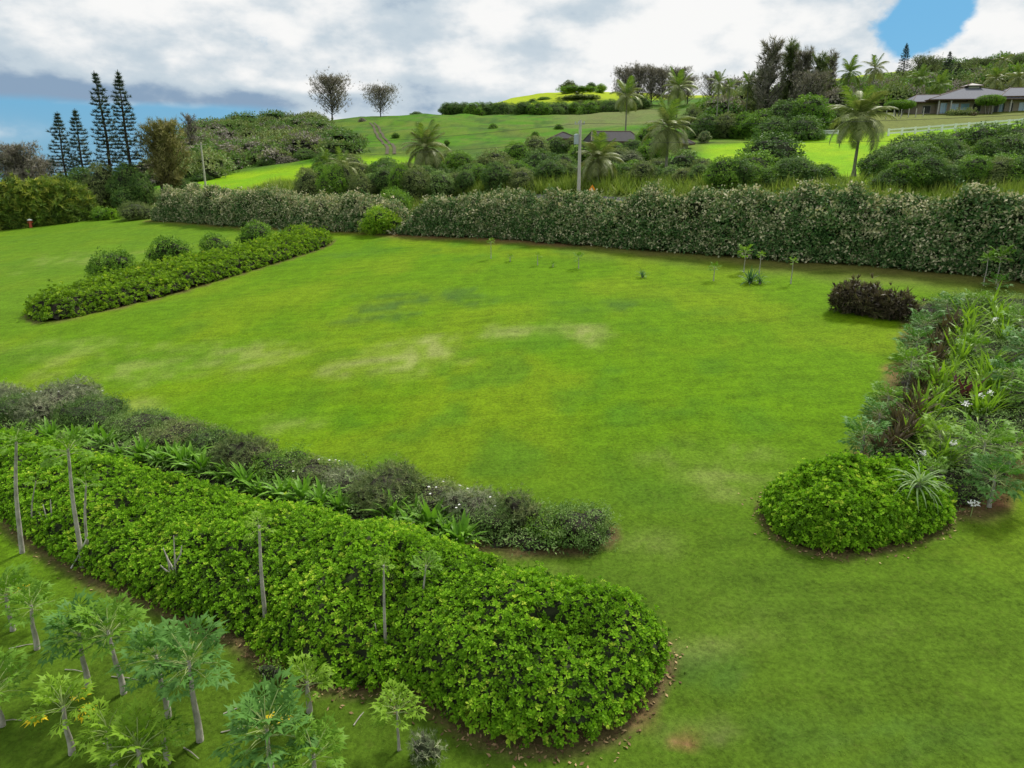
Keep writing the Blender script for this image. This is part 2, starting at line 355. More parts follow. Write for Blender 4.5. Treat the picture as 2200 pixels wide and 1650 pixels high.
M['lilyyellow'] = leaf_mat('yellow_green_strap_leaf', [(0, (.05, .095, .010)), (.5, (.12, .21, .018)), (.85, (.24, .29, .03)), (1, (.38, .31, .05))], .4, .35)
M['bluestrap'] = leaf_mat('blue_green_strap_leaf', [(0, (.02, .05, .02)), (.6, (.05, .11, .045)), (1, (.13, .19, .10))], .4, .2)
M['bronze'] = leaf_mat('bronze_leaf', [(0, (.025, .020, .014)), (.45, (.062, .048, .028)), (.8, (.10, .10, .04)), (1, (.18, .14, .08))], .45, .15)
M['palestrap'] = leaf_mat('pale_strap_leaf', [(0, (.07, .12, .04)), (.5, (.15, .22, .09)), (1, (.30, .36, .18))], .5, .3)
M['purple'] = leaf_mat('purple_leaf', [(0, (.03, .008, .016)), (1, (.10, .03, .05))], .4, .15)
M['core'] = solid_mat('added_inner_hull', (.040, .050, .020), (.018, .024, .010), .95, 5, 0)  # twig-coloured, for solid hulls added inside foliage to block light
M['corebrown'] = solid_mat('added_brown_inner_hull', (.035, .030, .018), (.014, .012, .008), .95, 5, 0)  # browner twig colour for the same added light-blocking hulls
M['bark'] = solid_mat('grey_bark', (.30, .28, .23), (.16, .15, .12), .85, 9, .5, stretch=(1, 1, .25))
M['palebark'] = solid_mat('pale_bark', (.46, .42, .36), (.27, .25, .21), .8, 9, .5, stretch=(1, 1, .6))
M['darkbark'] = solid_mat('dark_bark', (.055, .045, .035), (.025, .022, .018), .9, 8, .4)
M['flower'] = solid_mat('white_flower', (.85, .85, .82), (.75, .75, .70), .5, 20, 0)
M['petiole'] = leaf_mat('petiole', [(0, (.10, .16, .05)), (1, (.24, .26, .10))], .5, 0)
# ------------------------------------------------------------------ outlines on the ground (world metres)
def poly(pix): return np.array([hit(*p)[:2] for p in pix])
def seg_d(P, A, B):
    ab = B-A; t = np.clip(((P-A)@ab)/(ab@ab+1e-9), 0, 1); return np.linalg.norm(P-(A+t[:, None]*ab), axis=1)
def line_d(P, L): return np.min([seg_d(P, L[i], L[i+1]) for i in range(len(L)-1)], axis=0)
def poly_d(P, L): return line_d(P, np.vstack([L, L[:1]]))
def inside(P, L):
    r = np.zeros(len(P), bool); n = len(L)
    for i in range(n):
        (x1, y1), (x2, y2) = L[i], L[(i+1) % n]
        if y1 == y2: continue
        c = ((y1 > P[:, 1]) != (y2 > P[:, 1])) & (P[:, 0] < (x2-x1)*(P[:, 1]-y1)/(y2-y1)+x1); r ^= c
    return r
def round_poly(L, k=2):                 # Chaikin smoothing
    for _ in range(k):
        N = np.roll(L, -1, 0); L = np.stack([.75*L+.25*N, .25*L+.75*N], 1).reshape(-1, 2)
    return L
BED_A = round_poly(poly([(-160, 1040), (-60, 1090), (0, 1110), (60, 1165), (180, 1235), (300, 1285), (420, 1345), (520, 1375), (560, 1420), (620, 1455), (700, 1480), (800, 1490), (900, 1505), (985, 1565), (1060, 1605), (1150, 1618), (1270, 1602), (1360, 1550), (1410, 1480), (1436, 1420), (1410, 1370),
                  (1340, 1340), (1200, 1290), (1060, 1240), (960, 1200), (840, 1160), (720, 1130), (560, 1090), (400, 1050), (250, 1005), (100, 960), (0, 945), (-160, 930)]))
BED_B = round_poly(poly([(52, 678), (75, 694), (130, 690), (260, 660), (400, 625), (520, 588), (640, 552), (715, 524), (712, 515), (640, 516), (520, 548), (400, 578), (280, 600), (160, 640), (75, 662)]))
BED_C = round_poly(poly([(1632, 1085), (1650, 1135), (1700, 1170), (1760, 1188), (1840, 1190), (1930, 1172), (2010, 1150), (2045, 1120), (2050, 1075), (1980, 1050), (1850, 1035), (1750, 1035), (1665, 1055)]))
STRIP_C = round_poly(poly([(1840, 1040), (1860, 960), (1900, 880), (1940, 790), (1960, 720), (1950, 690), (1960, 665), (2000, 650), (2100, 640), (2230, 650), (2330, 720), (2260, 860), (2200, 980), (2130, 1080), (2040, 1110), (1960, 1060)]))
STRIP_A = round_poly(poly([(-160, 925), (0, 935), (250, 990), (560, 1080), (840, 1150), (1000, 1172), (1130, 1190), (1240, 1192), (1310, 1172), (1326, 1145), (1290, 1120), (1150, 1100), (980, 1070), (760, 1020), (560, 975), (420, 940), (250, 905), (100, 875), (-160, 850)]))
HEDGE_R = poly([(862, 504), (960, 508), (1050, 512), (1300, 530), (1500, 546), (1700, 562), (1900, 574), (2100, 592), (2200, 604), (2330, 622)])
HEDGE_L = poly([(330, 474), (400, 478), (500, 487), (640, 492), (780, 499), (850, 503)])

# ------------------------------------------------------------------ ground sheet
def build_ground():
    az = np.concatenate([np.radians(np.arange(-41, 41.01, .28)), np.radians(np.arange(44, 317, 3.0))])
    az = np.append(az, az[0]+2*PI)[:-1]
    R = np.concatenate([[.01, 2, 4], np.geomspace(6, 9000, 330)])
    A, RR = np.meshgrid(az, R); x = RR*np.sin(A); y = RR*np.cos(A); z = ground(x, y)
    na, nr = len(az), len(R); idx = np.arange(na*nr).reshape(nr, na); nx = np.roll(idx, -1, 1)
    f = np.stack([idx[:-1], nx[:-1], nx[1:], idx[1:]], -1).reshape(-1, 4)
    x = x.ravel(); y = y.ravel(); P = np.stack([x, y], -1); n = .58*x+.81*y
    f1 = fbm(p3(x, y, 1/6.), 11, 4); f2 = fbm(p3(x, y, 1/2.2), 13, 3); f3 = fbm(p3(x, y, 1/25.), 17, 3); f4 = fbm(p3(x*.5+y*.5, y*1.6-x*.5, 1/.9), 19, 3)
    def mixc(a, b, w): return a*(1-w[:, None])+np.array(b)*w[:, None]
    col = np.tile(np.array([.090, .186, .003]), (len(x), 1))
    col = mixc(col, (.130, .205, .005), .75*sstep(.45, .68, f1))             # yellower turf
    col = mixc(col, (.055, .145, .008), .6*sstep(.50, .72, f2)*sstep(.35, .6, f3))
    # the near and right-hand turf is a duller, darker green
    near = sstep(28, 14, np.hypot(x, y)*.75+y*.25); col = mixc(col, (.066, .118, .010), near*.9)
    left = sstep(30, 55, y)*sstep(-14, -34, x+.2*y*0); col = mixc(col, (.092, .175, .012), left*.6)
    def patch(px, row, rx, ry, c, s, k=.5, seed=3):
        q = hit(px, row); dx = (x-q[0]); dy = (y-q[1]); d = np.hypot(dx/rx, dy/ry)
        w = np.clip(sstep(1.25, .1, d+(f2-.5)*2.2), 0, 1)*s*np.clip(.25+1.3*sstep(.38, .62, f4), 0, 1); return mixc(col, c, w)
    pale = (.23, .26, .075); dk = (.045, .10, .02); soil = (.17, .085, .045)
    for a in [(860, 770, 4.2, 3.0, .8), (1180, 715, 3.2, 2.2, .8), (330, 780, 5, 3.2, .42), (560, 760, 4, 2.5, .38), (90, 760, 5, 3, .45), (620, 905, 2.2, 1.3, .4), (300, 870, 2.0, 1.2, .4), (1500, 985, 2.5, 1.5, .28), (1560, 1040, 2.5, 1.3, .3),
              (640, 1000, 1.6, .8, .4), (170, 560, 8, 5, .35), (1700, 1320, 1.8, 1.2, .2), (1380, 1180, 1, 1, .22), (1130, 1230, 1.2, .6, .3), (1480, 1390, .9, .5, .35)]:
        col = patch(a[0], a[1], a[2], a[3], pale, a[4])
    for a in [(900, 640, 4.5, 2.8, .55), (985, 645, 3.5, 2.0, .4), (800, 672, 3.0, 2.0, .55), (845, 678, 1.5, 1, .5), (1240, 665, 3, 2, .5), (1320, 650, 3, 1.3, .3), (760, 545, 5, 2.0, .4), (960, 903, 1.4, .5, .4), (1500, 1440, 1.2, .6, .45), (1900, 1580, 2, .8, .3)]:
        col = patch(a[0], a[1], a[2], a[3], dk, a[4])
    col = patch(1470, 1592, .26, .16, (.26, .085, .05), 1.0)
    col = patch(1480, 1575, .7, .28, (.15, .14, .06), .6)
    # bare reddish soil along hedge feet and round beds
    for L, w, s in ((HEDGE_R, 2.4, .9), (HEDGE_L, 1.3, .6)):
        d = line_d(P, L); col = mixc(col, soil, sstep(w*1.3, .1, d+(f2-.5)*2.2)*s)
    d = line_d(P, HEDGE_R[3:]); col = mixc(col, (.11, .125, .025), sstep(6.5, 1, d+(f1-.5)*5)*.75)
    for B, w in ((BED_A, .22), (BED_B, .3), (BED_C, .2), (STRIP_C, .5), (STRIP_A, .2)):
        ins = inside(P, B); d = poly_d(P, B); e = np.where(ins, 0, d)
        col = mixc(col, (.13, .08, .045), sstep(w*1.5, 0, e+(f2-.5)*w*1.4)*.8)
    for a in [(2140, 1075, .6, .35), (1922, 795, .5, .9), (1372, 1540, .3, .35), (590, 1425, .35, .4), (1935, 725, .6, .6)]:
        col = patch(a[0], a[1], a[2], a[3], (.21, .10, .055), .9)
    # beyond the hedge: rough verge, pasture, hill
    w = sstep(55, 60, n)*np.where(y > 5, 1, 0)
    rough = mixc(np.tile(np.array([.12, .155, .03]), (len(x), 1)), (.075, .12, .02), sstep(.4, .6, f1))
    far = sstep(66, 76, n)
    hill = mixc(np.tile(np.array([.060, .165, .006]), (len(x), 1)), (.105, .15, .018), .8*sstep(.42, .66, fbm(p3(x, y, 1/30.), 23, 4)))
    hill = mixc(hill, (.05, .10, .02), sstep(.52, .62, fbm(p3(x*1, y*.6, 1/9.), 29, 3))*.6)
    hill = mixc(hill, (.035, .075, .012), sstep(.55, .68, fbm(p3(x, y*.7, 1/3.2), 41, 3))*.65); hill = mixc(hill, (.14, .17, .03), sstep(.56, .70, fbm(p3(x, y*.7, 1/5.), 47, 3))*.4)
    u = x/np.maximum(y, 1)
    r = np.hypot(x, y)
    pasture = np.tile(np.array([.155, .32, .003]), (len(x), 1)); pasture = mixc(pasture, (.23, .36, .004), sstep(.4, .65, f1)*.7)
    up = (815-0)/1  # noqa
    pxv = 1100+u/.95*F
    wp = sstep(1480, 1540, pxv)*sstep(152, 150, y); wp = np.maximum(wp, sstep(168, 156, y)*sstep(710, 670, pxv)*sstep(300, 420, pxv)*.9)
    wp = np.maximum(wp, sstep(172, 160, y)*sstep(960, 800, pxv)*sstep(700, 800, pxv))
    hill = hill*(1-wp[:, None])+pasture*wp[:, None]
    wl = sstep(152, 155, y)*sstep(260, 235, y)*sstep(1780, 1850, pxv); hill = mixc(hill, (.13, .155, .035), wl)
    wy = sstep(480, 540, y)*sstep(900, 960, pxv); hill = mixc(hill, (.30, .38, .008), wy*.9)
    wsc = sstep(205, 235, y)*sstep(760, 660, pxv); hill = mixc(hill, (.05, .075, .025), wsc*.8)
    wd = sstep(1150, 1250, pxv)*sstep(1500, 1380, pxv)*sstep(235, 260, y)*sstep(420, 380, y); hill = mixc(hill, (.15, .155, .06), wd*.6)
    farc = rough*(1-far[:, None])+hill*far[:, None]
    col = col*(1-w[:, None])+farc*w[:, None]
    mb = MB(); mb.add(np.stack([x, y, z.ravel()], -1), f)
    m = bpy.data.materials.new('turf_and_soil'); m.use_nodes = True; nt = m.node_tree; nt.nodes.clear(); X = NX(nt)
    at = nd(nt, 'ShaderNodeAttribute', attribute_name='turf'); g = nd(nt, 'ShaderNodeNewGeometry'); pos = g.outputs['Position']
    n1 = X.noise(pos, 9.0, 6, .75); n2 = X.noise(pos, 1.6, 5, .65); n3 = X.noise(X.scale(pos, (1.0, .28, 1)), 1.1, 4, .6, .8); n4 = X.noise(X.scale(pos, (.22, 1.5, 1)), 1.0, 4, .55, .4)
    v = X.m('ADD', X.ss(n1, .25, .75, .62, 1.38), X.ss(n2, .3, .7, -.13, .13)); v = X.m('ADD', v, X.ss(n3, .3, .7, -.07, .07)); v = X.m('ADD', v, X.ss(n4, .3, .7, -.08, .08))
    cb = nd(nt, 'ShaderNodeCombineColor'); [nt.links.new(v, cb.inputs[i]) for i in range(3)]
    col0 = X.mix(1.0, at.outputs['Color'], cb.outputs[0], 'MULTIPLY')
    col1 = X.mix(X.m('MULTIPLY', X.ss(X.noise(pos, 3.3, 6, .7), .52, .72), .35), col0, X.mix(1.0, at.outputs['Color'], c4(1.5, 1.12, 2.2), 'MULTIPLY'))
    b = nd(nt, 'ShaderNodeBsdfPrincipled'); nt.links.new(col1, b.inputs['Base Color']); b.inputs['Roughness'].default_value = .9; b.inputs['Specular IOR Level'].default_value = .05
    bp = nd(nt, 'ShaderNodeBump'); bp.inputs['Strength'].default_value = .6; bp.inputs['Distance'].default_value = .06; nt.links.new(n1, bp.inputs['Height']); nt.links.new(bp.outputs[0], b.inputs['Normal'])
    o = nd(nt, 'ShaderNodeOutputMaterial'); nt.links.new(b.outputs[0], o.inputs[0])
    ob = mb.build('ground', m, None, True); ob['kind'] = 'structure'
    ca = ob.data.attributes.new('turf', 'FLOAT_COLOR', 'POINT'); ca.data.foreach_set('color', np.hstack([np.clip(col, 0, 1), np.ones((len(x), 1))]).astype(np.float32).ravel())
    # sea on the left, far below
    s = MB(); s.add([(-20000, -20000, -45), (20000, -20000, -45), (20000, 28000, -45), (-20000, 28000, -45)], [(0, 1, 2, 3)])
    so_ = s.build('sea', solid_mat('sea_water', (.02, .07, .11), (.015, .055, .10), .25, .02, 0)); so_['kind'] = 'structure'
    return x, y, col
GX, GY, GCOL = build_ground()
# ------------------------------------------------------------------ beds of foliage (height fields over an outline)
RT = [rosette(7, 1.0, .46, 8, 78, s) for s in range(4)]
CT = [cluster(6, .66, .34, .55, s) for s in range(4)]
ST = [cluster(9, .5, .16, .6, s+10) for s in range(4)]
NT_ = [needles(14, 1.0, .045, s) for s in range(4)]
LT = [strap(16, 1.0, .10, 20, 88, .6, s) for s in range(4)]
def scat(mb, Ts, P, R, S, tint, mat=0):
    k = rng.integers(0, len(Ts), len(P))
    for i, T in enumerate(Ts):
        q = k == i
        if q.any(): mb.scatter(T, P[q], R[q], S[q], tint[q], mat)
def bed(name, L, hmax, edge, n, leaf, mats, seed=1, lump=1.4, lumpamp=.35, hfun=None, tilt=.28, Ts=RT, shade=(.5, .22), pit=1.5, **kw):
    c = L.mean(0); z0 = gz(*c); root = empty(name, (c[0], c[1], z0), **kw)
    def H(P):
        ins = inside(P, L); d = poly_d(P, L); t = np.clip(d/edge, 0, 1)
        h = hmax*(1-(1-t)**1.9)**.55
        h = h*(1-lumpamp+2*lumpamp*fbm(p3(P[:, 0], P[:, 1], 1/lump), seed, 2))+hmax*.34*(fbm(p3(P[:, 0], P[:, 1], 2.0), seed+31, 2)-.5)*np.minimum(t*3, 1)
        h = h-hmax*.30*sstep(.30, .14, vnoise(p3(P[:, 0], P[:, 1], pit), seed+77))
        if hfun is not None: h = h*hfun(P)
        return np.where(ins, np.maximum(h, .02), 0)
    lo = L.min(0); hi = L.max(0); m = n*14; P = lo+(hi-lo)*rng.random((m, 2)); P = P[inside(P, L)]
    e = .12; h = H(P); gx = (H(P+[e, 0])-H(P-[e, 0]))/(2*e); gy = (H(P+[0, e])-H(P-[0, e]))/(2*e)
    gx = np.clip(gx, -4, 4); gy = np.clip(gy, -4, 4); area = np.sqrt(1+gx**2+gy**2)
    k = rng.random(len(P)) < area/4.0; P, h, gx, gy = P[k], h[k], gx[k], gy[k]
    if len(P) > n: P, h, gx, gy = P[:n], h[:n], gx[:n], gy[:n]
    N = len(P); nrm = np.stack([-gx, -gy, np.full(N, 1.0)], -1); nrm /= np.linalg.norm(nrm, axis=1)[:, None]
    pos = np.stack([P[:, 0], P[:, 1], ground(P[:, 0], P[:, 1])+h], -1)
    out = rng.normal(0, .6, N)*leaf-.2*leaf+(rng.random(N) < .06)*rng.uniform(.5, 2.2, N)*leaf; pos += nrm*out[:, None]
    nrm2 = nrm+np.array([0, 0, .5])
    tint = np.clip(shade[0]+shade[1]*rng.normal(size=N)+.35*(fbm(p3(P[:, 0], P[:, 1], 1/.8), seed+5, 2)-.5), 0, 1)
    pos -= np.array([c[0], c[1], z0]); mb = MB(); scat(mb, Ts, pos, frames(N, nrm2, tilt), leaf*rng.uniform(.6, 1.3, N), tint)
    fo = mb.build('foliage', mats[0], root); fo['kind'] = 'stuff'
    g = .22; gx_ = np.arange(lo[0]-g, hi[0]+2*g, g); gy_ = np.arange(lo[1]-g, hi[1]+2*g, g); X, Y = np.meshgrid(gx_, gy_); Q = np.stack([X.ravel(), Y.ravel()], -1)
    hh = H(Q); ins = inside(Q, L); zz = ground(Q[:, 0], Q[:, 1])+np.maximum(hh-leaf*.75-.10*rng.random(len(Q)), -.02)
    idx = np.arange(len(Q)).reshape(X.shape); f = np.stack([idx[:-1, :-1], idx[:-1, 1:], idx[1:, 1:], idx[1:, :-1]], -1).reshape(-1, 4)
    f = f[ins[f].all(1)]; us, inv = np.unique(f, return_inverse=True); inv = inv.reshape(f.shape)
    mb = MB(); mb.add(np.stack([Q[:, 0]-c[0], Q[:, 1]-c[1], zz-z0], -1)[us], inv); mb.build('branches', mats[1], root)  # a solid sheet added under the leaves to keep the inside dark
    return root, H
nearlush = lambda P: .82+.3*sstep(-9, 0, P[:, 0])
bed('shrub_bed', BED_A, 1.32, 2.0, 30000, .098, (M['naupaka'], M['core']), 2, 1.5, .34, nearlush,
    label='long bright green glossy shrub mass that ends in a round mound nearest the camera', cat='shrub bed')
bed('shrub_bed', BED_B, 1.15, 1.5, 9000, .21, (M['bedleaf'], M['corebrown']), 3, 1.6, .30, shade=(.5, .2),
    label='long low yellow-green shrub bed alone in the far left of the lawn', cat='shrub bed')
bed('shrub_bed', BED_C, 1.25, 1.7, 11000, .098, (M['naupaka'], M['core']), 4, 1.2, .30,
    label='rounded bright green shrub mound at the near end of the right-hand flower bed', cat='shrub bed')
bed('ground_cover', STRIP_C, .40, .6, 5000, .22, (M['greygreen'], M['corebrown']), 5, .9, .55, Ts=ST, kind='stuff')
bed('ground_cover', STRIP_A, .38, .5, 6500, .20, (M['greygreen'], M['corebrown']), 6, .9, .5, Ts=ST, kind='stuff')

# ------------------------------------------------------------------ free-standing shrubs (lobed)
def lobe_surface(lobes, dens, seed=0):
    P = []; Nn = []
    for c, r in lobes:
        c = np.array(c); r = np.array(r); n = max(6, int(dens*4*PI*((r[0]*r[1])**1.6/3+(r[0]*r[2])**1.6/3+(r[1]*r[2])**1.6/3)**(1/1.6)))
        d = rng.normal(size=(n, 3)); d /= np.linalg.norm(d, axis=1)[:, None]; p = c+d*r*(1+.16*(fbm(d*2.3+c, seed, 2)-.5)[:, None]*2)
        nn = d/r; nn /= np.linalg.norm(nn, axis=1)[:, None]; k = np.ones(n, bool)
        for c2, r2 in lobes:
            if c2 is c: continue
            q = (p-np.array(c2))/np.array(r2); s = (q**2).sum(1)
            if np.allclose(c2, c): continue
            k &= s > .78
        k &= p[:, 2] > 0.0
        P.append(p[k]); Nn.append(nn[k])
    return np.vstack(P), np.vstack(Nn)
def blob_mesh(mb, c, r, mat=0, k=8, j=6):
    th = np.arange(k)*2*PI/k; ph = np.linspace(.12, PI-.12, j); v = []
    for a_ in ph:
        for t_ in th:
            d = np.array([math.sin(a_)*math.cos(t_), math.sin(a_)*math.sin(t_), math.cos(a_)]); v.append(np.array(c)+d*np.array(r)*rng.uniform(.86, 1.02))
    f = [(i*k+m_, i*k+(m_+1) % k, (i+1)*k+(m_+1) % k, (i+1)*k+m_) for i in range(j-1) for m_ in range(k)]
    v = np.array(v); v[:, 2] = np.maximum(v[:, 2], 0); mb.add(v, f, .5, mat); mb.add(np.vstack([v[:k]]), [[0, i, i+1] for i in range(1, k-1)], .5, mat)
def rand_lobes(w, h, n, seed, flat=.55, trunk=0.0):
    r = random.Random(seed); L = [((0, 0, trunk+(h-trunk)*.48), (w*.36, w*.36, (h-trunk)*.50))]
    for i in range(n):
        a_ = i*2.4+r.uniform(-.4, .4); d = w*.5*r.uniform(.35, .68); s_ = w*r.uniform(.15, .25)
        zc = trunk+(h-trunk)*r.uniform(.25, .74)*(1-.25*d/(w*.5)); L.append(((d*math.cos(a_), d*math.sin(a_), zc), (s_, s_, min(s_*r.uniform(.7, 1.0), (h-trunk)*.42))))
    return L
def crown(lobes, leaf, dens, Ts, tilt=.5, up=.35, seed=0, core=True, fuzz=.5, shade=.2):
    P, N = lobe_surface(lobes, dens, seed); n = len(P); P = P+N*((rng.normal(-.15, fuzz, n)+(rng.random(n) < .06)*rng.uniform(.3, 1.6, n))*leaf)[:, None]; P[:, 2] = np.maximum(P[:, 2], .03)
    mb = MB(); tn = np.clip(.5+shade*rng.normal(size=n)+.5*(fbm(P/max(leaf*6, .5), seed+3, 2)-.5), 0, 1)
    scat(mb, Ts, P, frames(n, N+np.array([0, 0, up]), tilt), leaf*rng.uniform(.7, 1.3, n), tn)
    if core:
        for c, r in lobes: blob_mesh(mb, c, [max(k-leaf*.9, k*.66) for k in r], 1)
    return mb
G2 = 'shrubs in the mixed row behind the long green bed'
def px_shrub(name, px, row, wpx, hpx, mat, leaf=.10, dens=70, Ts=ST, n=6, core='core', flowers=0, **kw):
    q = hit(px, row); k = ppm(q); hs_ = .80 if kw.get('group') == G2 else 1.0; w = wpx/k; h = hpx/k*1.05*hs_; q[1] += w*.30; q[2] = gz(q[0], q[1])
    root = empty(name, q, **kw); sd = int(px*7+row)
    mb = crown(rand_lobes(w, h, n, sd), leaf, dens, Ts, seed=sd); mb.build('foliage', [M[mat], M[core]], root)['kind'] = 'stuff'
    mb = MB()
    for i in range(5):
        a_ = rng.uniform(0, 6.3); mb.tube([(0, 0, 0), (.15*w*math.cos(a_), .15*w*math.sin(a_), h*.35), (.3*w*math.cos(a_), .3*w*math.sin(a_), h*.75)], [.03, .022, .01], 5)
    mb.build('stem', M['bark'], root)
    for i in range(flowers):
        a_ = rng.uniform(0, 6.3); d = rng.uniform(.1, .45)*w; zz = h*(1.02-.9*(d/w)**2*1.6); fl = MB()
        v, f, t = rosette(6, .045, .045, 10, 30, i); fl.add(v+np.array([d*math.cos(a_), d*math.sin(a_), zz]), f, t+.5); fl.build('flower', M['flower'], root)
    return root
G2 = 'shrubs in the mixed row behind the long green bed'
A2 = [(-70, 905, 200, 62, 'greytwig', 'ashy grey shrub cut off by the left edge of the picture'),
      (15, 915, 130, 62, 'dark', 'dark green shrub with a few white flowers at the left edge'),
      (105, 912, 190, 70, 'greytwig', 'wispy grey-twigged shrub near the left edge, just right of the white-flowered one'),
      (180, 935, 160, 74, 'dark', 'dense dark green shrub right of the wispy grey one on the left'),
      (285, 945, 150, 50, 'greygreen', 'low grey-green shrub between the dark left shrub and the lily row'),
      (370, 975, 150, 60, 'olive', 'olive shrub behind the thickest lilies of the row'),
      (435, 985, 110, 60, 'dark', 'dark flat-topped shrub just left of the round olive-black bush'),
      (512, 1030, 140, 92, 'ironwood_green', 'round olive-black bush standing tallest in the left half of the mixed row'),
      (600, 1045, 130, 64, 'green', 'fresh green shrub right of the round olive-black bush'),
      (668, 1060, 140, 60, 'olive', 'olive shrub with reddish tips and white flowers behind the middle lilies'),
      (740, 1075, 130, 50, 'greytwig', 'faded grey shrub between the reddish one and the wide dark one'),
      (830, 1108, 190, 84, 'ironwood_green', 'wide dark olive shrub in the middle of the mixed row'),
      (935, 1115, 140, 72, 'olive', 'loose olive shrub with small white flowers left of the grey patch'),
      (1015, 1135, 140, 70, 'greytwig', 'grey-tipped shrub with white flowers near the right end of the mixed row'),
      (1060, 1160, 120, 60, 'greygreen', 'low grey-green shrub in front of the dark fine-leaved bush'),
      (1110, 1150, 105, 100, 'ironwood_green', 'dark fine-leaved upright bush at the right end of the mixed row'),
      (1180, 1172, 130, 60, 'green', 'small green shrub between the dark upright bush and the end dome'),
      (1245, 1184, 160, 78, 'greygreen', 'grey-green clipped dome that ends the mixed row on the right')]
for px, row, w_, h_, mt, lb in A2:
    fine = mt in ('greytwig', 'ironwood_green')
    px_shrub('shrub', px, row, w_, h_, mt, .13 if not fine else .17, 95 if not fine else 110, ST if not fine else NT_, 7, 'corebrown' if mt != 'dark' else 'core',
             5 if 'white flower' in lb or 'white-flower' in lb else 0, label=lb, cat='shrub', group=G2)
# ------------------------------------------------------------------ strap-leaved clumps; every leaf a part
def leaf_variants(l, w, bends, mat, segs=4, fold=.35):
    out = []
    for i, b in enumerate(bends):
        mb = MB(); v = []; f = []; t = []
        for j in range(segs+1):
            d = j/segs; ww = w/2*(1-.95*d**2.5)*(.45+.55*min(1, d*3)); y = l*d*(1-.28*b*d*d); z = -b*l*d*d*.55
            v += [(-ww, y, z+ww*fold), (0, y, z), (ww, y, z+ww*fold)]; t += [.5-.15*(1-d)+.1*b*d]*3
            if j: k = 3*j; f += [(k-3, k-2, k+1, k), (k-2, k-1, k+2, k+1)]
        mb.add(v, f, t); out.append(mb.build('leaf', mat, data_only=True))
    return out
LV = {'lily': leaf_variants(.85, .16, (.3, .7, 1.1), M['lily']), 'lilyyellow': leaf_variants(1.0, .085, (.25, .6, 1.0), M['lilyyellow']),
      'bronze': leaf_variants(.7, .075, (.1, .35, .6), M['bronze']), 'bluestrap': leaf_variants(1.0, .07, (.2, .6, 1.0), M['bluestrap']), 'palestrap': leaf_variants(.9, .05, (.6, 1.0, 1.3), M['palestrap']), 'purple': leaf_variants(.7, .09, (.1, .3), M['purple'])}
def place_leaf(me, root, p, az_, el_, s, roll=0.0, name='leaf'):
    o = link(name, me, root); o.location = p; o.rotation_mode = 'XYZ'
    R = Matrix.Rotation(az_, 3, 'Z') @ Matrix.Rotation(el_, 3, 'X') @ Matrix.Rotation(roll, 3, 'Y')
    o.rotation_euler = R.to_euler(); o.scale = (s, s, s); return o
def clump(px, row, kind, s=1.0, n=18, e0=20, e1=84, q=None, dead=0, **kw):
    if q is None: q = hit(px, row)
    root = empty(kw.pop('name', 'lily_clump'), q, rng.uniform(0, 6), **kw)
    for i in range(n):
        place_leaf(random.choice(LV[kind]), root, (rng.normal()*.05*s, rng.normal()*.05*s, .03), i*2.4+rng.uniform(-.4, .4), math.radians(e0+(e1-e0)*((i+.5)/n)**.8+rng.normal()*5), s*rng.uniform(.75, 1.12), rng.uniform(-.3, .3))
    mb = MB(); mb.tube([(0, 0, 0), (0, 0, .14*s)], [.09*s, .06*s], 7); mb.build('stem', M['bark'], root); return root
GL = 'lily clumps between the two rows of shrubs'
LIL = [(112, 950), (172, 960), (232, 968), (262, 985), (308, 994), (352, 1004), (398, 1012), (440, 1022), (486, 1036), (560, 1068), (606, 1076), (650, 1084), (694, 1094), (732, 1104), (842, 1126), (880, 1140), (925, 1140), (962, 1160), (990, 1170), (205, 950), (330, 985), (375, 995), (415, 1005), (900, 1125), (530, 1052)]
for i, (px, row) in enumerate(LIL):
    clump(px, row, 'lily', rng.uniform(1.0, 1.3), 30, 30, 86, label='broad-leaved green lily clump '+('at the left end of' if px < 250 else 'in the left half of' if px < 480 else 'in the middle of' if px < 760 else 'at the right end of')+' the line between the shrub rows', cat='lily', group=GL)
GB = 'bronze strap-leaved clumps in the right-hand bed'
for i, (px, row) in enumerate([(1865, 1000), (1895, 985), (1918, 965), (1905, 945), (1938, 925), (1925, 900), (1958, 890), (1950, 860), (1975, 845), (1968, 815), (1992, 800), (1990, 772), (2012, 762), (2008, 735), (2028, 722)]):
    clump(px, row, 'bronze', rng.uniform(1.2, 1.6), 34, 25, 88, q=hit(px, row)+np.array([.3, 0, .34]), name='bromeliad', label='bronze strap-leaved clump in the '+('near' if i < 5 else 'middle' if i < 10 else 'far')+' third of the brownish line, right-hand bed', cat='bromeliad', group=GB)
for i, (px, row, s_, lb) in enumerate([(1765, 1020, .8, 'small dark rosette at the far left shoulder of the bright green mound'), (1790, 1003, .9, 'upright dark-leaved rosette behind the bright green mound')]):
    clump(px, row+14, 'bronze', s_*1.1, 12, 40, 88, name='bromeliad', label=lb, cat='bromeliad')
def big_clump(px, row, w, h, label):
    q = hit(px, row); k = ppm(q); q[1] += w/k*.25; q[2] = gz(q[0], q[1]); root = empty('croton_shrub', q, label=label, cat='shrub'); W_, H_ = w/k, h/k
    mb = crown(rand_lobes(W_, H_*.92, 7, int(px)), .36, 26, [strap(12, 1.0, .13, 10, 85, .2, s) for s in range(3)], seed=5, up=.7, fuzz=.2)
    mb.build('foliage', [M['bronze'], M['corebrown']], root)['kind'] = 'stuff'; mb = MB(); mb.tube([(0, 0, 0), (0, 0, H_*.6)], [.08, .04]); mb.build('stem', M['bark'], root)
big_clump(1845, 678, 108, 68, 'large dark reddish-brown spiky shrub at the far left corner of the right-hand bed')
big_clump(1892, 684, 70, 52, 'middle and lowest of the three reddish-brown spiky shrubs')
big_clump(1935, 690, 88, 62, 'right-hand reddish-brown spiky shrub touching the papaya leaves')
GY2 = 'yellow-green strap-leaved clumps in the right-hand bed'
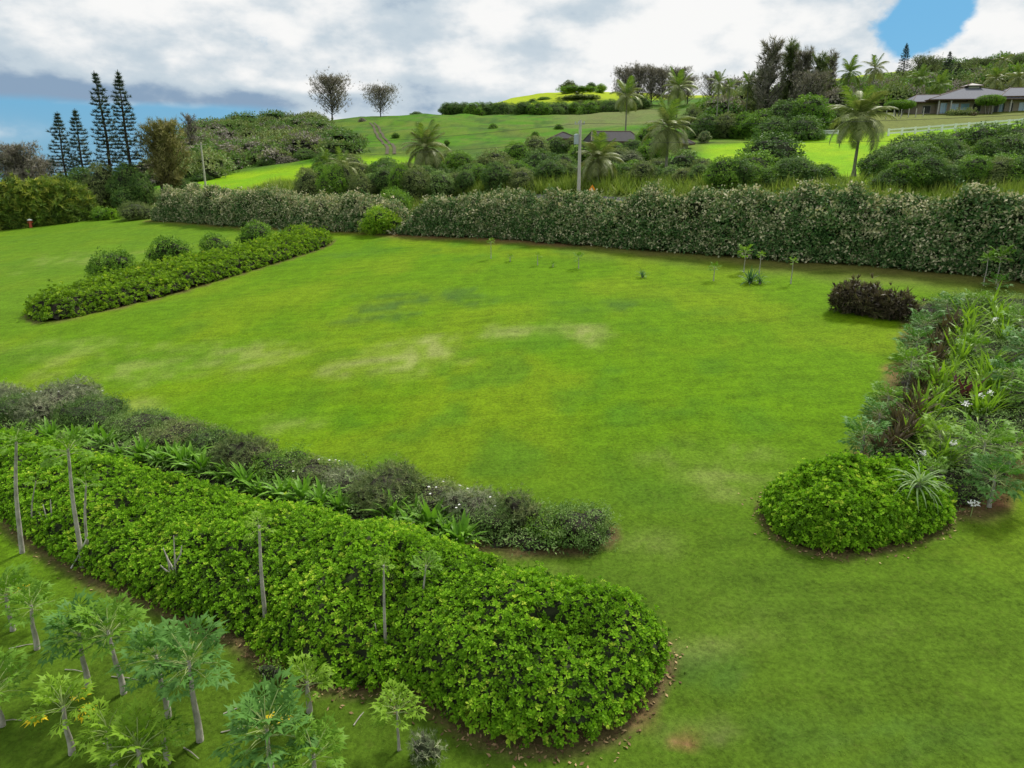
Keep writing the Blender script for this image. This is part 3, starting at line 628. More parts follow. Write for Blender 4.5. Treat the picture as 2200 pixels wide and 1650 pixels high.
for i, (px, row) in enumerate([(1958, 960), (1985, 940), (1972, 905), (2000, 895), (2018, 870), (2005, 850), (2032, 838), (2045, 812), (2060, 790), (2048, 770), (2072, 755), (2060, 735), (2085, 720), (2075, 700), (2098, 870), (2118, 850), (2105, 825), (2130, 835), (2122, 800), (2118, 900), (2140, 880), (2140, 700), (2158, 715), (2128, 675), (2150, 740), (2095, 905), (2025, 1010), (1990, 1015)]):
    clump(px, row, 'lilyyellow', rng.uniform(1.4, 1.8), 24, 30, 86, name='strap_leaf_clump', label='yellow-green grassy strap-leaved clump in the '+('near' if row > 860 else 'middle' if row > 760 else 'far')+' third of the right-hand bed', cat='strap plant', group=GY2)
clump(2068, 872, 'purple', 2.2, 16, 30, 88, name='ti_plant', label='dark purple upright leafed plant among the yellow-green clumps', cat='ti plant')
clump(2045, 945, 'purple', .8, 10, 30, 88, name='ti_plant', label='small purple plant beside the white flower heads', cat='ti plant')
q = hit(1960, 1120); q[2] += 1.05; q2 = q.copy(); q2[2] -= .8
clump(0, 0, 'palestrap', 1.0, 60, 5, 80, q=q2+np.array([0, 0, .75]), name='spider_lily', label='pale arching grass-like plant spilling over the right side of the bright green mound', cat='spider lily')
clump(1612, 608, 'bluestrap', 1.15, 44, 20, 88, name='spider_lily', label='wide dark blue-green strap-leaved clump under the two thin saplings', cat='spider lily')
clump(1632, 610, 'bluestrap', .9, 26, 20, 88, name='spider_lily', label='smaller right-hand clump merged into the wide blue-green one', cat='spider lily')
clump(1380, 596, 'bluestrap', .75, 26, 20, 88, name='spider_lily', label='single small spiky dark clump alone on the lawn before the hedge', cat='spider lily')
clump(608, 508, 'bluestrap', 1.3, 26, 30, 88, name='spider_lily', label='blue-green spiky plant behind the far end of the left lawn bed', cat='spider lily')
for i, (px, row, hh) in enumerate([(2113, 912, 1.1), (2064, 930, 1.0), (2092, 905, .9), (2035, 1015, .9), (2128, 735, 1.0), (1975, 1022, .7), (2085, 1110, .35)]):
    q = hit(px, row); root = empty('flower_stalk', q, label=['largest white flower head, in front of the yellow-green clumps', 'white flower head left of the largest one, beside the small purple plant', 'white flower head just behind the largest one', 'white flower head low at the front of the light green papaya', 'far white flower head at the back right of the right-hand bed', 'small white flower head right behind the bright green mound', 'pale low flower head at the brown right edge of the bed'][i], cat='flower', group='white flower heads in the right-hand bed')
    mb = MB(); mb.tube([(0, 0, 0), (.02, 0, hh)], [.012, .009], 5); mb.build('stem', M['petiole'], root)
    mb = MB(); v, f, t = cluster(26, .1, .05, .09, i); mb.add(v+np.array([.02, 0, hh]), f, t+.5); mb.build('flower_head', M['flower'], root)
# ------------------------------------------------------------------ papaya trees
def papaya_leaf(mat, seed, droop=.25, pet=.62):
    r = random.Random(seed); mb = MB(); mb.tube([(0, 0, 0), (0, pet*.5, .05), (0, pet, 0)], [.012, .010, .007], 4, .5, 1, False)
    v = []; f = []; t = []
    for a_ in (-150, -112, -75, -38, 0, 38, 75, 112, 150):
        L = .42*(1-.32*abs(a_)/150)*r.uniform(.9, 1.1); ar = math.radians(a_+r.uniform(-5, 5)); dx, dy = math.sin(ar), math.cos(ar)
        def pt(d, side): x_ = d*dx+side*dy; y_ = d*dy-side*dx; return (x_, pet+y_, -droop*(d/.42)**2*.42*.8+.012*math.sin(d*40+a_))
        k = len(v); v += [pt(0, 0), pt(L*.42, -.018), pt(L*.68, -.11), pt(L*.68, -.038), pt(L, 0), pt(L*.68, .038), pt(L*.68, .11), pt(L*.42, .018), pt(L*.6, 0)]
        t += [.62]+[.5+r.uniform(-.1, .1)]*7+[.6]
        f += [(k, k+1, k+8), (k+1, k+2, k+8), (k+2, k+3, k+8), (k+3, k+4, k+8), (k+4, k+5, k+8), (k+5, k+6, k+8), (k+6, k+7, k+8), (k+7, k, k+8)]
    mb.add(v, f, t); return mb.build('leaf', [mat, M['petiole']], data_only=True)
PV = {k: [papaya_leaf(M[k], i, .12+.25*i) for i in range(3)] for k in ('papaya', 'papaya_blue', 'papaya_light', 'papaya_yellow')}
def papaya(q, h, label, kind='papaya', n=20, s=1.0, bend=(0, 0), tr=.06, group=None, name='papaya_tree', yellow=0, fruit=False, cat='papaya tree', e0=-8, e1=66):
    n = int(n*1.15); root = empty(name, q, label=label, cat=cat, group=group); bx, by = bend; k = 8
    pts = [(bx*(i/k)**1.5, by*(i/k)**1.5+.02*math.sin(i), h*i/k) for i in range(k+1)]
    mb = MB(); mb.tube(pts, np.linspace(tr*1.1, tr*.5, k+1), 8); mb.build('trunk', M['palebark'], root, True); top = np.array(pts[-1])
    for i in range(n):
        el = e0+(e1-e0)*(i/max(1, n-1))**1.1+rng.normal()*6
        me = random.choice(PV['papaya_yellow'] if i < yellow else PV[kind])
        o = place_leaf(me, root, tuple(top+np.array([0, 0, -.22*s*(1-i/n)])), i*2.4+rng.uniform(-.35, .35), math.radians(el), s*rng.uniform(.8, 1.15), rng.uniform(-.35, .35))
        if el > 30: pass
    if fruit:
        for i in range(3):
            a_ = i*2.1; v, f = uv_ball(.07, .07, .10); m2 = MB(); m2.add(v+top+np.array([.09*math.cos(a_), .09*math.sin(a_), -.2-.08*i]), f); m2.build('fruit', M['papaya'], root, True)
    return root
def uv_ball(a_, b_, c_, k=8, j=6):
    v = [(a_*math.sin(p)*math.cos(t), b_*math.sin(p)*math.sin(t), c_*math.cos(p)) for p in np.linspace(.05, PI-.05, j) for t in np.arange(k)*2*PI/k]
    return np.array(v), [(i*k+m_, i*k+(m_+1) % k, (i+1)*k+(m_+1) % k, (i+1)*k+m_) for i in range(j-1) for m_ in range(k)]
def pap_px(px, row, top_row, label, wpx=None, **kw):      # base at (px,row); crown centre at top_row; crown width in picture pixels
    q = hit(px, row); k = ppm(q); d0 = np.hypot(q[0], q[1]); s_ = (wpx or 190)/k/2.0
    h = float(np.clip(CZ-q[2]+q[1]*tz(top_row), .25, 6)); return papaya(q, h*.86, label, s=s_*.88, **kw)
GP = 'papaya trees in the near left corner'
pap_px(430, 1592, 1400, 'near papaya with a clear pale trunk and wide blue-green crown', 225, kind='papaya_blue', n=24, bend=(-.06, .1), tr=.065, fruit=True, group=GP, e0=-20)
pap_px(362, 1540, 1395, 'papaya with a short reddish trunk just behind the clear-trunked near papaya', 190, kind='papaya_blue', n=20, tr=.06, bend=(-.12, .1), group=GP)
pap_px(266, 1490, 1340, 'papaya with a leaning trunk left of the clear-trunked pair', 200, kind='papaya', n=20, bend=(-.18, .1), group=GP)
pap_px(190, 1475, 1340, 'dark papaya in the left group whose trunk is half hidden', 180, kind='papaya_blue', n=20, group=GP)
pap_px(80, 1395, 1285, 'papaya with a curved white trunk near the left edge', 140, kind='papaya', n=18, bend=(.06, 0), group=GP)
pap_px(28, 1355, 1265, 'papaya at the left edge with a dead orange leaf under its crown', 170, kind='papaya', n=20, yellow=1, group=GP)
pap_px(155, 1620, 1500, 'yellow-green papaya with orange dying leaves at its sides', 170, kind='papaya_light', n=18, yellow=3, group=GP, e0=5)
pap_px(5, 1560, 1465, 'light green papaya cut off by the left edge', 190, kind='papaya', n=18, group=GP)
pap_px(245, 1650, 1560, 'yellow-green papaya in the bottom left corner', 170, kind='papaya_light', n=18, group=GP)
pap_px(310, 1690, 1590, 'bright green papaya at the bottom edge of the picture', 200, kind='papaya_light', n=20, group=GP)
pap_px(585, 1680, 1545, 'large blue-green papaya with one golden leaf at the bottom edge', 260, kind='papaya_blue', n=26, yellow=1, group=GP)
pap_px(680, 1700, 1610, 'papaya with pale leaf veins right of the large blue-green one at the bottom', 180, kind='papaya', n=18, group=GP)
pap_px(665, 1530, 1455, 'light green papaya against the dark gap in the long shrub bed', 140, kind='papaya_light', n=18, group=GP)
pap_px(857, 1612, 1510, 'slender papaya with spidery light leaves and one yellow leaf', 135, kind='papaya_light', n=16, yellow=0, tr=.03, group=GP)
pap_px(360, 1640, 1570, 'low green papaya sapling beside the clear-trunked near papaya', 130, kind='papaya', n=14, group=GP)
px_shrub('shrub', 575, 1490, 70, 60, 'green', .08, 90, ST, 4, label='tiny dark sapling bush in the soil gap by the long bed', cat='shrub')
px_shrub('shrub', 910, 1655, 95, 62, 'greytwig', .10, 110, NT_, 4, label='whitish lacy small shrub at the bottom edge right of the papayas', cat='shrub')
# tall bare trunks growing through the long bed
GT_ = 'bare-trunked papayas rising through the long green bed'
def thru(px, row, px2, row2, label, crown_w=120, n=14, tr=.07, kind='papaya'):
    q = hit(px, row+38); h = CZ+q[1]*tz(row2)-q[2]; top = depth_dir(px2, row2); top = top*q[1]/top[1]
    return papaya(q, h, label, kind=kind, n=n, s=crown_w*.62/ppm(q)/2, bend=(top[0]-q[0], 0), tr=tr*.85, group=GT_)
thru(48, 1150, 34, 945, 'thick bare grey trunk standing at the left end of the long bed', 150, 10, .075)
thru(178, 1180, 145, 965, 'forked grey trunks with a sparse crown in the left part of the long bed', 190, 14, .075)
thru(190, 1165, 184, 1040, 'second thinner trunk rising beside the forked one', 120, 8, .05)
thru(572, 1320, 556, 1130, 'tapering bare trunk in the middle of the long bed', 120, 10, .06, 'papaya_light')
thru(830, 1395, 824, 1215, 'straight bare trunk with a small yellow crown nearest the round mound', 75, 10, .045, 'papaya_light')
thru(905, 1330, 915, 1215, 'dark feathery papaya crown sunk in the long bed behind the round mound', 110, 14, .04, 'papaya')
thru(70, 1110, 76, 1035, 'short thin trunk beside the thick one at the left end of the bed', 80, 6, .03)
def snag(px, row, L, label, lift=.2):
    q = hit(px, row); k = ppm(q); root = empty('bare_branch', q, label=label, cat='branch'); 
    for (x0, y0, x1, y1) in L:
        mb = MB(); a_ = np.array([(x0-px)/k, 0, (row-y0)/k*1.15]); b_ = np.array([(x1-px)/k, .1, (row-y1)/k*1.15]); mid = (a_+b_)/2+rng.normal(size=3)*.03
        mb.tube([a_, mid, b_], [.028, .022, .010], 6); mb.build('twig', M['palebark'], root, True)
snag(380, 1285, [(380, 1285, 388, 1160), (384, 1230, 362, 1185), (386, 1215, 402, 1180), (376, 1260, 368, 1200), (382, 1240, 350, 1220)], 'forked dead branches poking out of the front of the long bed')
snag(110, 1150, [(110, 1150, 88, 1105), (112, 1148, 118, 1080), (108, 1140, 100, 1090)], 'thin bare twigs between the two thick trunks on the left')
snag(258, 1165, [(258, 1165, 250, 1110)], 'single thin bare stick right of the forked trunks')
snag(553, 1325, [(553, 1325, 538, 1250)], 'thin dead stick leaning left of the middle bare trunk')
snag(592, 1300, [(592, 1300, 590, 1240)], 'short upright stick right of the middle bare trunk')
snag(825, 1415, [(825, 1415, 808, 1345)], 'curved dead stick left of the straight bare trunk')
snag(858, 1380, [(858, 1380, 862, 1330)], 'short dead stick right of the straight bare trunk')
q = hit(153, 1222); q1 = hit(186, 1195); root = MB(); k = ppm(q)
root.tube([(0, 0, .02), (33/k*.55, .12, .42), (33/k, .22, .80)], [.022, .022, .020], 6)
o = root.build('white_pole', solid_mat('white_plastic', (.75, .74, .70), (.6, .58, .54), .5, 5, 0)); o.location = q; tag(o, 'white pole leaning against the left part of the long bed', 'pole')
# litter on the turf below the papayas
for i, (px, row, L_, a_) in enumerate([(20, 1395, .7, .3), (240, 1455, .8, -.2), (480, 1535, .6, .5), (475, 1575, .5, .2), (395, 1608, .5, -.6), (760, 1560, .45, 1.2), (510, 1300, .5, .7), (220, 1600, .4, .1), (10, 1550, .35, 0), (140, 1440, .5, -.2)]):
    q = hit(px, row); mb = MB(); c_, s_ = math.cos(a_), math.sin(a_); mb.tube([(0, 0, .02), (L_*.5*c_, L_*.5*s_, .05), (L_*c_, L_*s_, .03)], [.013, .011, .006], 5)
    o = mb.build('fallen_stalk', M['palebark']); o.location = q; tag(o, ['dry stalk at the left edge below the edge papaya', 'orange dry stalk left of the leaning papaya trunk', 'pale stalk on the grass right of the clear-trunked papaya', 'short stalk right of the clear trunk foot', 'short stalk lying below the clear trunk foot', 'upright broken stalk between the blue-green and the slender papaya', 'stalk near the soil gap of the long bed', 'dry stalk under the yellow-green papayas', 'short stalk at the left edge near the bottom', 'dry stalk left of the dark papaya trunk'][i], 'stalk', 'fallen stalks below the papaya trees')
# papayas of the right-hand bed
GR = 'papaya trees in the right-hand bed'
RP = [(1850, 985, 925, 150, 'papaya_blue', 'blue-green papaya leaning out over the lawn at the left front of the right-hand bed'),
      (1885, 930, 880, 130, 'papaya_blue', 'second papaya along the lawn side of the right-hand bed'),
      (1905, 885, 845, 130, 'papaya', 'third papaya along the lawn side, in front of the grey stump'),
      (1948, 850, 765, 150, 'papaya', 'papaya with a visible grey trunk on the lawn side of the right-hand bed'),
      (1965, 770, 725, 130, 'papaya_blue', 'papaya above the red soil gap on the lawn side'),
      (1985, 725, 690, 120, 'papaya_blue', 'papaya behind the trunked one towards the spiky brown shrubs'),
      (2030, 690, 645, 110, 'papaya_blue', 'far papaya touching the reddish-brown spiky shrubs'),
      (2095, 670, 640, 110, 'papaya', 'far papaya at the back right of the bed'),
      (2012, 985, 925, 150, 'papaya_light', 'light green papaya in the middle front of the right-hand bed'),
      (2100, 1040, 935, 200, 'papaya', 'wide papaya with pale trunk at the right front of the bed'),
      (2125, 1090, 1010, 190, 'papaya_blue', 'dark blue-green papaya lowest at the right front of the bed'),
      (2165, 1010, 950, 150, 'papaya', 'papaya right of the wide one near the picture edge'),
      (2165, 860, 790, 160, 'papaya_blue', 'papaya beside the purple plant on the right side of the bed'),
      (2205, 800, 730, 170, 'papaya_blue', 'papaya cut off by the right edge, middle of the bed'),
      (2190, 730, 680, 130, 'papaya', 'papaya at the right edge behind the cut-off one'),
      (2090, 780, 740, 110, 'papaya', 'papaya standing between the yellow-green clumps'),
      (2215, 900, 830, 170, 'papaya', 'papaya at the right edge before the brown gap'),
      (1995, 1050, 1000, 110, 'papaya', 'small papaya behind the bright green mound')]
for px, row, tr_, w_, kd, lb in RP: pap_px(px, row, tr_, lb, w_*.80, kind=kd, n=22, group=GR, e0=-14, e1=50)
# saplings before the hedge
GS = 'young papaya saplings in a row before the hedge'
SAP = [(1055, 556, 513, 26, 'papaya_light', 'left-most sapling before the hedge, with a pale stem'), (1096, 562, 550, 22, 'papaya', 'tiny faint seedling right of the left-most sapling'),
       (1155, 570, 545, 22, 'papaya_light', 'yellow-green seedling third from the left'), (1188, 574, 570, 18, 'papaya', 'stub of a seedling low in the grass'),
       (1243, 577, 550, 40, 'papaya', 'bushy seedling fourth of the left group'), (1533, 604, 570, 38, 'papaya', 'small sapling alone left of the wide strap clump'),
       (1598, 585, 534, 50, 'papaya_light', 'taller of the two saplings behind the strap clump'), (1631, 590, 540, 26, 'papaya_light', 'thinner of the two saplings behind the strap clump'),
       (1699, 610, 553, 26, 'papaya_light', 'sapling with a long pale stem right of the strap clump'), (2113, 614, 545, 44, 'papaya', 'sapling with a bare stem near the right end of the hedge'),
       (2140, 610, 540, 80, 'papaya', 'leafy papaya against the right end of the hedge'), (2142, 622, 605, 80, 'papaya_blue', 'low leafy papaya at the foot of the right-end saplings')]
for px, row, tr_, w_, kd, lb in SAP: pap_px(px, row, tr_, lb, w_, kind=kd, n=12, group=GS, tr=.035, name='papaya_sapling')
# round shrubs behind bed B
for px, row, w_, h_, lb, mt in [(228, 612, 112, 64, 'wide dark round shrub nearest the camera behind the left lawn bed', 'green'), (352, 584, 88, 66, 'second round shrub behind the left lawn bed, with a pale stem', 'green'),
                            (455, 560, 72, 50, 'third round shrub behind the left lawn bed, brighter green', 'green'), (484, 560, 42, 34, 'small dark shrub tucked against the third round shrub', 'dark'), (545, 538, 84, 54, 'farthest round shrub behind the left lawn bed', 'green'), (640, 520, 60, 30, 'bright low shrub at the far end of the left lawn bed', 'bedleaf')]:
    px_shrub('shrub', px, row, w_, h_, mt, .22, 26, CT, 6, label=lb, cat='shrub', group='round shrubs behind the left lawn bed')

# ------------------------------------------------------------------ hedges swept along their feet
def hedge(L, heights, depth, n, leaf, mats, seed, Ts=CT, shade=(.5, .24), fuzz=.35, lamp=.42, **kw):
    sl_ = np.concatenate([[0], np.cumsum(np.linalg.norm(np.diff(L, axis=0), axis=1))]); tot = sl_[-1]
    base = L[0]; z0 = gz(*base); root = empty(kw.pop('name', 'hedge'), (base[0], base[1], z0), **kw)
    hs = np.array([h for h in heights], float); hx = np.linspace(0, tot, len(hs))
    def S(s_, th, inset=0.0):
        x = np.interp(s_, sl_, L[:, 0]); y = np.interp(s_, sl_, L[:, 1]); x2 = np.interp(np.minimum(s_+1, tot), sl_, L[:, 0])-np.interp(np.maximum(s_-1, 0), sl_, L[:, 0]); y2 = np.interp(np.minimum(s_+1, tot), sl_, L[:, 1])-np.interp(np.maximum(s_-1, 0), sl_, L[:, 1])
        l = np.hypot(x2, y2); bx, by = -y2/l, x2/l; sg = np.where(by < 0, -1, 1); bx, by = bx*sg, by*sg       # away from the camera
        h = np.interp(s_, hx, hs)*(.56+.34*fbm(np.stack([s_/3.0, s_*0, s_*0], -1), seed, 3)); en = np.clip(np.minimum(s_, tot-s_)/2.0, 0, 1); h = h*(1-(1-en)**2)**.5
        c_, s2 = np.cos(th), np.sin(th); a_ = depth/2
        k = (np.abs(c_)**3+np.abs(s2)**3)**(-1/3.); lump = 1+lamp*(fbm(np.stack([s_/1.6, th*1.8, th*0], -1), seed+9, 3)-.5)*2
        off = a_-a_*c_*k*(1+.3*(lump-1)*3)*(1-inset/a_); z = h*np.maximum(s2, 0)*k*lump*(1-inset/np.maximum(h, .5)); lean = .0
        X = x+bx*off; Y = y+by*off; return np.stack([X, Y, ground(x+bx*a_, y+by*a_)+z], -1)
    s_ = rng.random(n)*tot; th = rng.random(n)**1.15*PI*.98; e = .03
    P = S(s_, th); T1 = S(s_, th+e)-S(s_, th-e); T2 = S(np.minimum(s_+.1, tot), th)-S(np.maximum(s_-.1, 0), th)
    N = np.cross(T1, T2); N /= np.linalg.norm(N, axis=1)[:, None]+1e-9; cen = S(s_, np.full(n, PI/2)); cen[:, 2] -= 1.5; N *= np.sign(((P-cen)*N).sum(1))[:, None]
    P = P+N*((rng.normal(0, fuzz, n)+(rng.random(n) < .06)*rng.uniform(.4, 2.0, n))*leaf)[:, None]; o_ = np.array([base[0], base[1], z0])
    tn = np.clip(shade[0]+shade[1]*rng.normal(size=n)+.08*(th < .5)*-1, 0, 1); mb = MB(); scat(mb, Ts, P-o_, frames(n, N+np.array([0, 0, .3]), .5), leaf*rng.uniform(.7, 1.3, n), tn)
    mb.build('foliage', mats[0], root)['kind'] = 'stuff'
    ns, nt2 = int(tot/.7), 12; SS, TT = np.meshgrid(np.linspace(0, tot, ns), np.linspace(0, PI, nt2), indexing='ij'); Q = S(SS.ravel(), TT.ravel(), leaf*1.1)-o_
    idx = np.arange(ns*nt2).reshape(ns, nt2); f = np.stack([idx[:-1, :-1], idx[1:, :-1], idx[1:, 1:], idx[:-1, 1:]], -1).reshape(-1, 4); mb = MB(); mb.add(Q, f); mb.build('branches', mats[1], root)  # one solid hull added within the hedge so light cannot pass through
    return root
def hh(L, rows):                        # heights that bring the hedge top to given picture rows
    out = []; t = np.linspace(0, len(L)-1, len(rows))
    for k, r in zip(t, rows):
        i = min(int(k), len(L)-2); p = L[i]+(L[i+1]-L[i])*(k-i); Y = p[1]+1.2; out.append(CZ+Y*tz(r)-gz(p[0], p[1]))
    return out
hedge(HEDGE_R, hh(HEDGE_R, [470, 420, 412, 408, 408, 404, 412, 400, 398, 402, 412, 408, 402, 400, 402]), 3.4, 30000, .34, (M['hedge'], M['core']), 4, shade=(.55, .22),
      label='tall shaggy hedge with dry buff leaf tips, right of the yellow-green bush', cat='hedge')
hedge(HEDGE_L, hh(HEDGE_L, [405, 400, 398, 400, 402, 405, 410, 420]), 3.4, 15000, .36, (M['hedge'], M['core']), 8, shade=(.64, .20),
      label='tall shaggy hedge with dry buff leaf tips, left of the yellow-green bush', cat='hedge')
HT = poly([(-190, 520), (-60, 502), (60, 488), (150, 478), (215, 468)])
hedge(HT, hh(HT, [400, 392, 388, 392, 384, 380, 388, 392, 400]), 5.0, 10000, .75, (M['bamboo'], M['core']), 12, Ts=[needles(14, 1.0, .11, s, 0, 80) for s in range(4)], shade=(.5, .24), lamp=.75, fuzz=.6,
      label='feathery dark green tree hedge along the left edge of the lawn', cat='hedge')
px_shrub('shrub', 815, 506, 96, 52, 'bright', .26, 26, CT, 7, label='yellow-green bush filling the gap between the two hedges', cat='shrub')
px_shrub('shrub', 845, 482, 90, 62, 'green', .3, 20, CT, 5, label='darker green bush behind the yellow-green one in the hedge gap', cat='shrub')
px_shrub('shrub', 283, 474, 76, 36, 'olive', .3, 22, NT_, 6, label='rounded brownish grass-like bush at the far left hedge end', cat='shrub')
px_shrub('shrub', 212, 474, 44, 22, 'green', .3, 22, CT, 4, label='small green bush left of the brownish round one', cat='shrub')
px_shrub('shrub', 240, 472, 30, 18, 'bright', .3, 22, CT, 3, label='tiny yellow-green bush between the green and the brownish one', cat='shrub')
px_shrub('shrub', 262, 462, 60, 50, 'dark', .35, 18, CT, 5, label='dark bush in the corner between tree hedge and flowering hedge', cat='shrub')
# small grass tufts on the nearest turf
def grass():
    n = 60000; r = 7+24*rng.random(n)**.8; a_ = np.radians(rng.uniform(-42, 42, n)); x = r*np.sin(a_); y = r*np.cos(a_)+1; P = np.stack([x, y], -1)
    k = ~(inside(P, BED_A) | inside(P, BED_C) | inside(P, STRIP_A) | inside(P, STRIP_C)); P = P[k]; x, y = P.T; n = len(P)
    k = vnoise(p3(x, y, 1/.9), 3) > .3; P = P[k]; x, y = P.T; n = len(P)
    mb = MB(); T = needles(5, 1.0, .10, 3, 20, 80); mb.scatter(T, np.stack([x, y, ground(x, y)-.004], -1), frames(n, None, .15), rng.uniform(.02, .05, n), np.clip(.45+.2*rng.normal(size=n)+.6*(fbm(p3(x, y, .5), 4, 3)-.5), 0, 1))
    o = mb.build('grass', leaf_mat('grass_blade', [(0, (.045, .11, .01)), (.5, (.075, .165, .012)), (1, (.16, .22, .04))], .6, .25)); o['kind'] = 'stuff'
grass()

def litter():                            # dry fallen leaves along the bed edges
    P = []
    for B, n in ((BED_A, 1500), (BED_C, 600), (STRIP_C, 900)):
        i = rng.integers(0, len(B), n); t = rng.random((n, 1)); q = B[i]*(1-t)+B[(i+1) % len(B)]*t; P.append(q+rng.normal(size=(n, 2))*.22)
    P = np.vstack(P); n = len(P); v = np.array([(-.25, 0, 0), (0, .5, .05), (.25, 0, .02), (0, -.5, .04)]); f = np.array([(0, 1, 2), (0, 2, 3)])
    mb = MB(); mb.scatter((v, f, np.zeros(4)), np.stack([P[:, 0], P[:, 1], ground(P[:, 0], P[:, 1])+.02], -1), frames(n, None, .35), rng.uniform(.05, .12, n), rng.random(n))
    mb.build('fallen_leaves', leaf_mat('dry_leaf', [(0, (.05, .03, .015)), (.6, (.14, .09, .045)), (1, (.28, .20, .10))], .8, 0))['kind'] = 'stuff'
litter()
# ------------------------------------------------------------------ prototypes for trees and scrub beyond the hedge
def proto_crown(seed, w=1.0, h=1.0, n=8, leaf=.052, dens=480, Ts=CT, trunk=0.0, core=True, up=.35, fuzz=.5):
    global rng
    mb = crown(rand_lobes(w, h, n, seed, trunk=trunk), leaf, dens, Ts, seed=seed, core=core, up=up, fuzz=fuzz)
    return mb.build('crown', [M['dark'], M['core']], data_only=True)
SCRUB = [proto_crown(20+i, n=7+i % 3) for i in range(5)]
FINE = [proto_crown(40+i, n=8, leaf=.08, dens=260, Ts=NT_, up=.6) for i in range(4)]
UMB = [proto_crown(60+i, 1.0, 1.0, 7, .06, 300, CT, trunk=.55) for i in range(2)]
def mesh_trunk(h, r=.06, k=3):
    mb = MB(); mb.tube([(0, 0, 0), (.01, 0, h*.5), (.0, .01, h)], [r, r*.8, r*.5], 6)
    for i in range(k):
        a_ = i*2.1+.5; mb.tube([(0, 0, h*.45), (.14*math.cos(a_), .14*math.sin(a_), h*.8), (.24*math.cos(a_), .24*math.sin(a_), h*1.05)], [r*.6, r*.45, r*.25], 5)
    return mb.build('trunk', M['darkbark'], data_only=True)
TR = mesh_trunk(.5)
def set_mat(o, mats):
    for i, m in enumerate(mats): o.material_slots[i].link = 'OBJECT'; o.material_slots[i].material = m
def tree(px, Y, row_top, wpx, mat, label, protos=SCRUB, group=None, name='scrub_tree', cat='tree', dz=0.0, core='core', hmin=1.5):
    p, h = spot(px, Y, row_top); h = max(h, hmin); w = wpx/ppm(p+np.array([0, 0, h*.5]))
    root = empty(name, p, rng.uniform(0, 6.3), label=label, cat=cat, group=group)
    o = link('crown', random.choice(protos), root); sink = max(0.0, min(.68*w-h, h*.9)) if protos in (SCRUB, FINE) else 0.0; o.scale = (w, w*.9, h+sink); o.location.z = -sink; set_mat(o, [M[mat], M[core]]); o['kind'] = 'stuff'
    t = link('trunk', TR, root); t.scale = (w*.6, w*.6, h); return root
GSB = 'scrub trees in the belt behind the hedge'
HUE = {'dark': 'dark green', 'olive': 'olive', 'green': 'fresh green', 'greygreen': 'grey-green', 'ironwood_green': 'dull grey-green'}
def where(px):
    for lim, t in ((760, 'below the drooping young palm'), (870, 'left of the round-crowned palm'), (980, 'at the foot of the round-crowned palm'), (1110, 'between the round-crowned palm and the power pole'), (1240, 'just left of the power pole'), (1340, 'just right of the power pole'), (1440, 'left of the big leaning palm'), (1560, 'right of the big leaning palm')):
        if px < lim: return t
    return 'near the right end'
for i in range(31):
    mt_ = random.choice(['dark', 'olive', 'green', 'dark', 'olive', 'greygreen']); px = 655+i*29+rng.uniform(-8, 8); Y = 96-(px-650)*.018+rng.uniform(-3, 3)
    tree(px, Y, 364+rng.uniform(-14, 10)-(8 if px > 1000 else 0), rng.uniform(56, 92), mt_, HUE[mt_]+' front bush of the belt, '+where(px), SCRUB, 'front scrub bushes of the belt', 'scrub_bush', 'shrub')
for i in range(22):
    mt_ = random.choice(['dark', 'dark', 'green', 'olive']); px = 1905+i*16+rng.uniform(-6, 6)
    tree(px, 74+rng.uniform(-4, 4), 302+rng.uniform(-16, 26), rng.uniform(80, 120), mt_, HUE[mt_]+' low tree of the right-hand wood, '+('next to the large coconut palm' if px < 1990 else 'in its middle part' if px < 2110 else 'near the right picture edge'), SCRUB, 'front trees of the right-hand wood', 'scrub_tree', 'tree')
def belt(lst, group, name='scrub_tree', cat='tree'):
    for a in lst:
        tree(a[0], a[1], a[2], a[3], a[4], a[5], protos=a[6] if len(a) > 6 else SCRUB, group=group, name=name, cat=cat)
belt([(842, 92, 398, 60, 'green', 'green bush in the dip between the two hedges'), (880, 92, 392, 70, 'olive', 'olive bush behind the start of the right hedge'), (800, 96, 396, 60, 'dark', 'dark bush behind the end of the left hedge')], 'bushes behind the hedge gap', 'shrub', 'shrub')
for i in range(9):
    tree(1562+i*26+rng.uniform(-6, 6), 70.5, 345+rng.uniform(-10, 16), rng.uniform(74, 100), random.choice(['green', 'dark', 'green']), 'green bush at the front foot of the big round tree', SCRUB, 'bushes at the foot of the big round tree', 'scrub_bush', 'shrub')
for i in range(13):
    tree(1915+i*27+rng.uniform(-6, 6), 64.5-i*.25, 346+rng.uniform(-14, 16), rng.uniform(76, 104), random.choice(['green', 'dark', 'olive', 'dark']), 'dark bush at the very front of the right-hand wood, above the hedge', SCRUB, 'front bushes of the right-hand wood', 'scrub_bush', 'shrub')
belt([(1285, 126, 303, 70, 'olive', 'olive tree hiding the left wall of the dark-roofed house'), (1322, 128, 306, 60, 'green', 'green tree before the middle of the dark-roofed house'), (1362, 126, 300, 70, 'dark', 'dark tree before the right end of the dark roof'), (1195, 126, 293, 60, 'dark', 'dark tree hiding the left of the small pyramid-roofed shed'), (1232, 126, 294, 60, 'olive', 'olive tree hiding the right of the small pyramid-roofed shed')], GSB)
belt([(750, 128, 330, 90, 'olive', 'olive tree behind the drooping young palm'), (700, 140, 328, 80, 'dark', 'dark tree behind the half-hidden small palm'), (830, 120, 338, 80, 'dark', 'dark tree below the wheel tracks'), (960, 122, 326, 80, 'olive', 'olive tree behind and right of the round-crowned palm')], GSB)
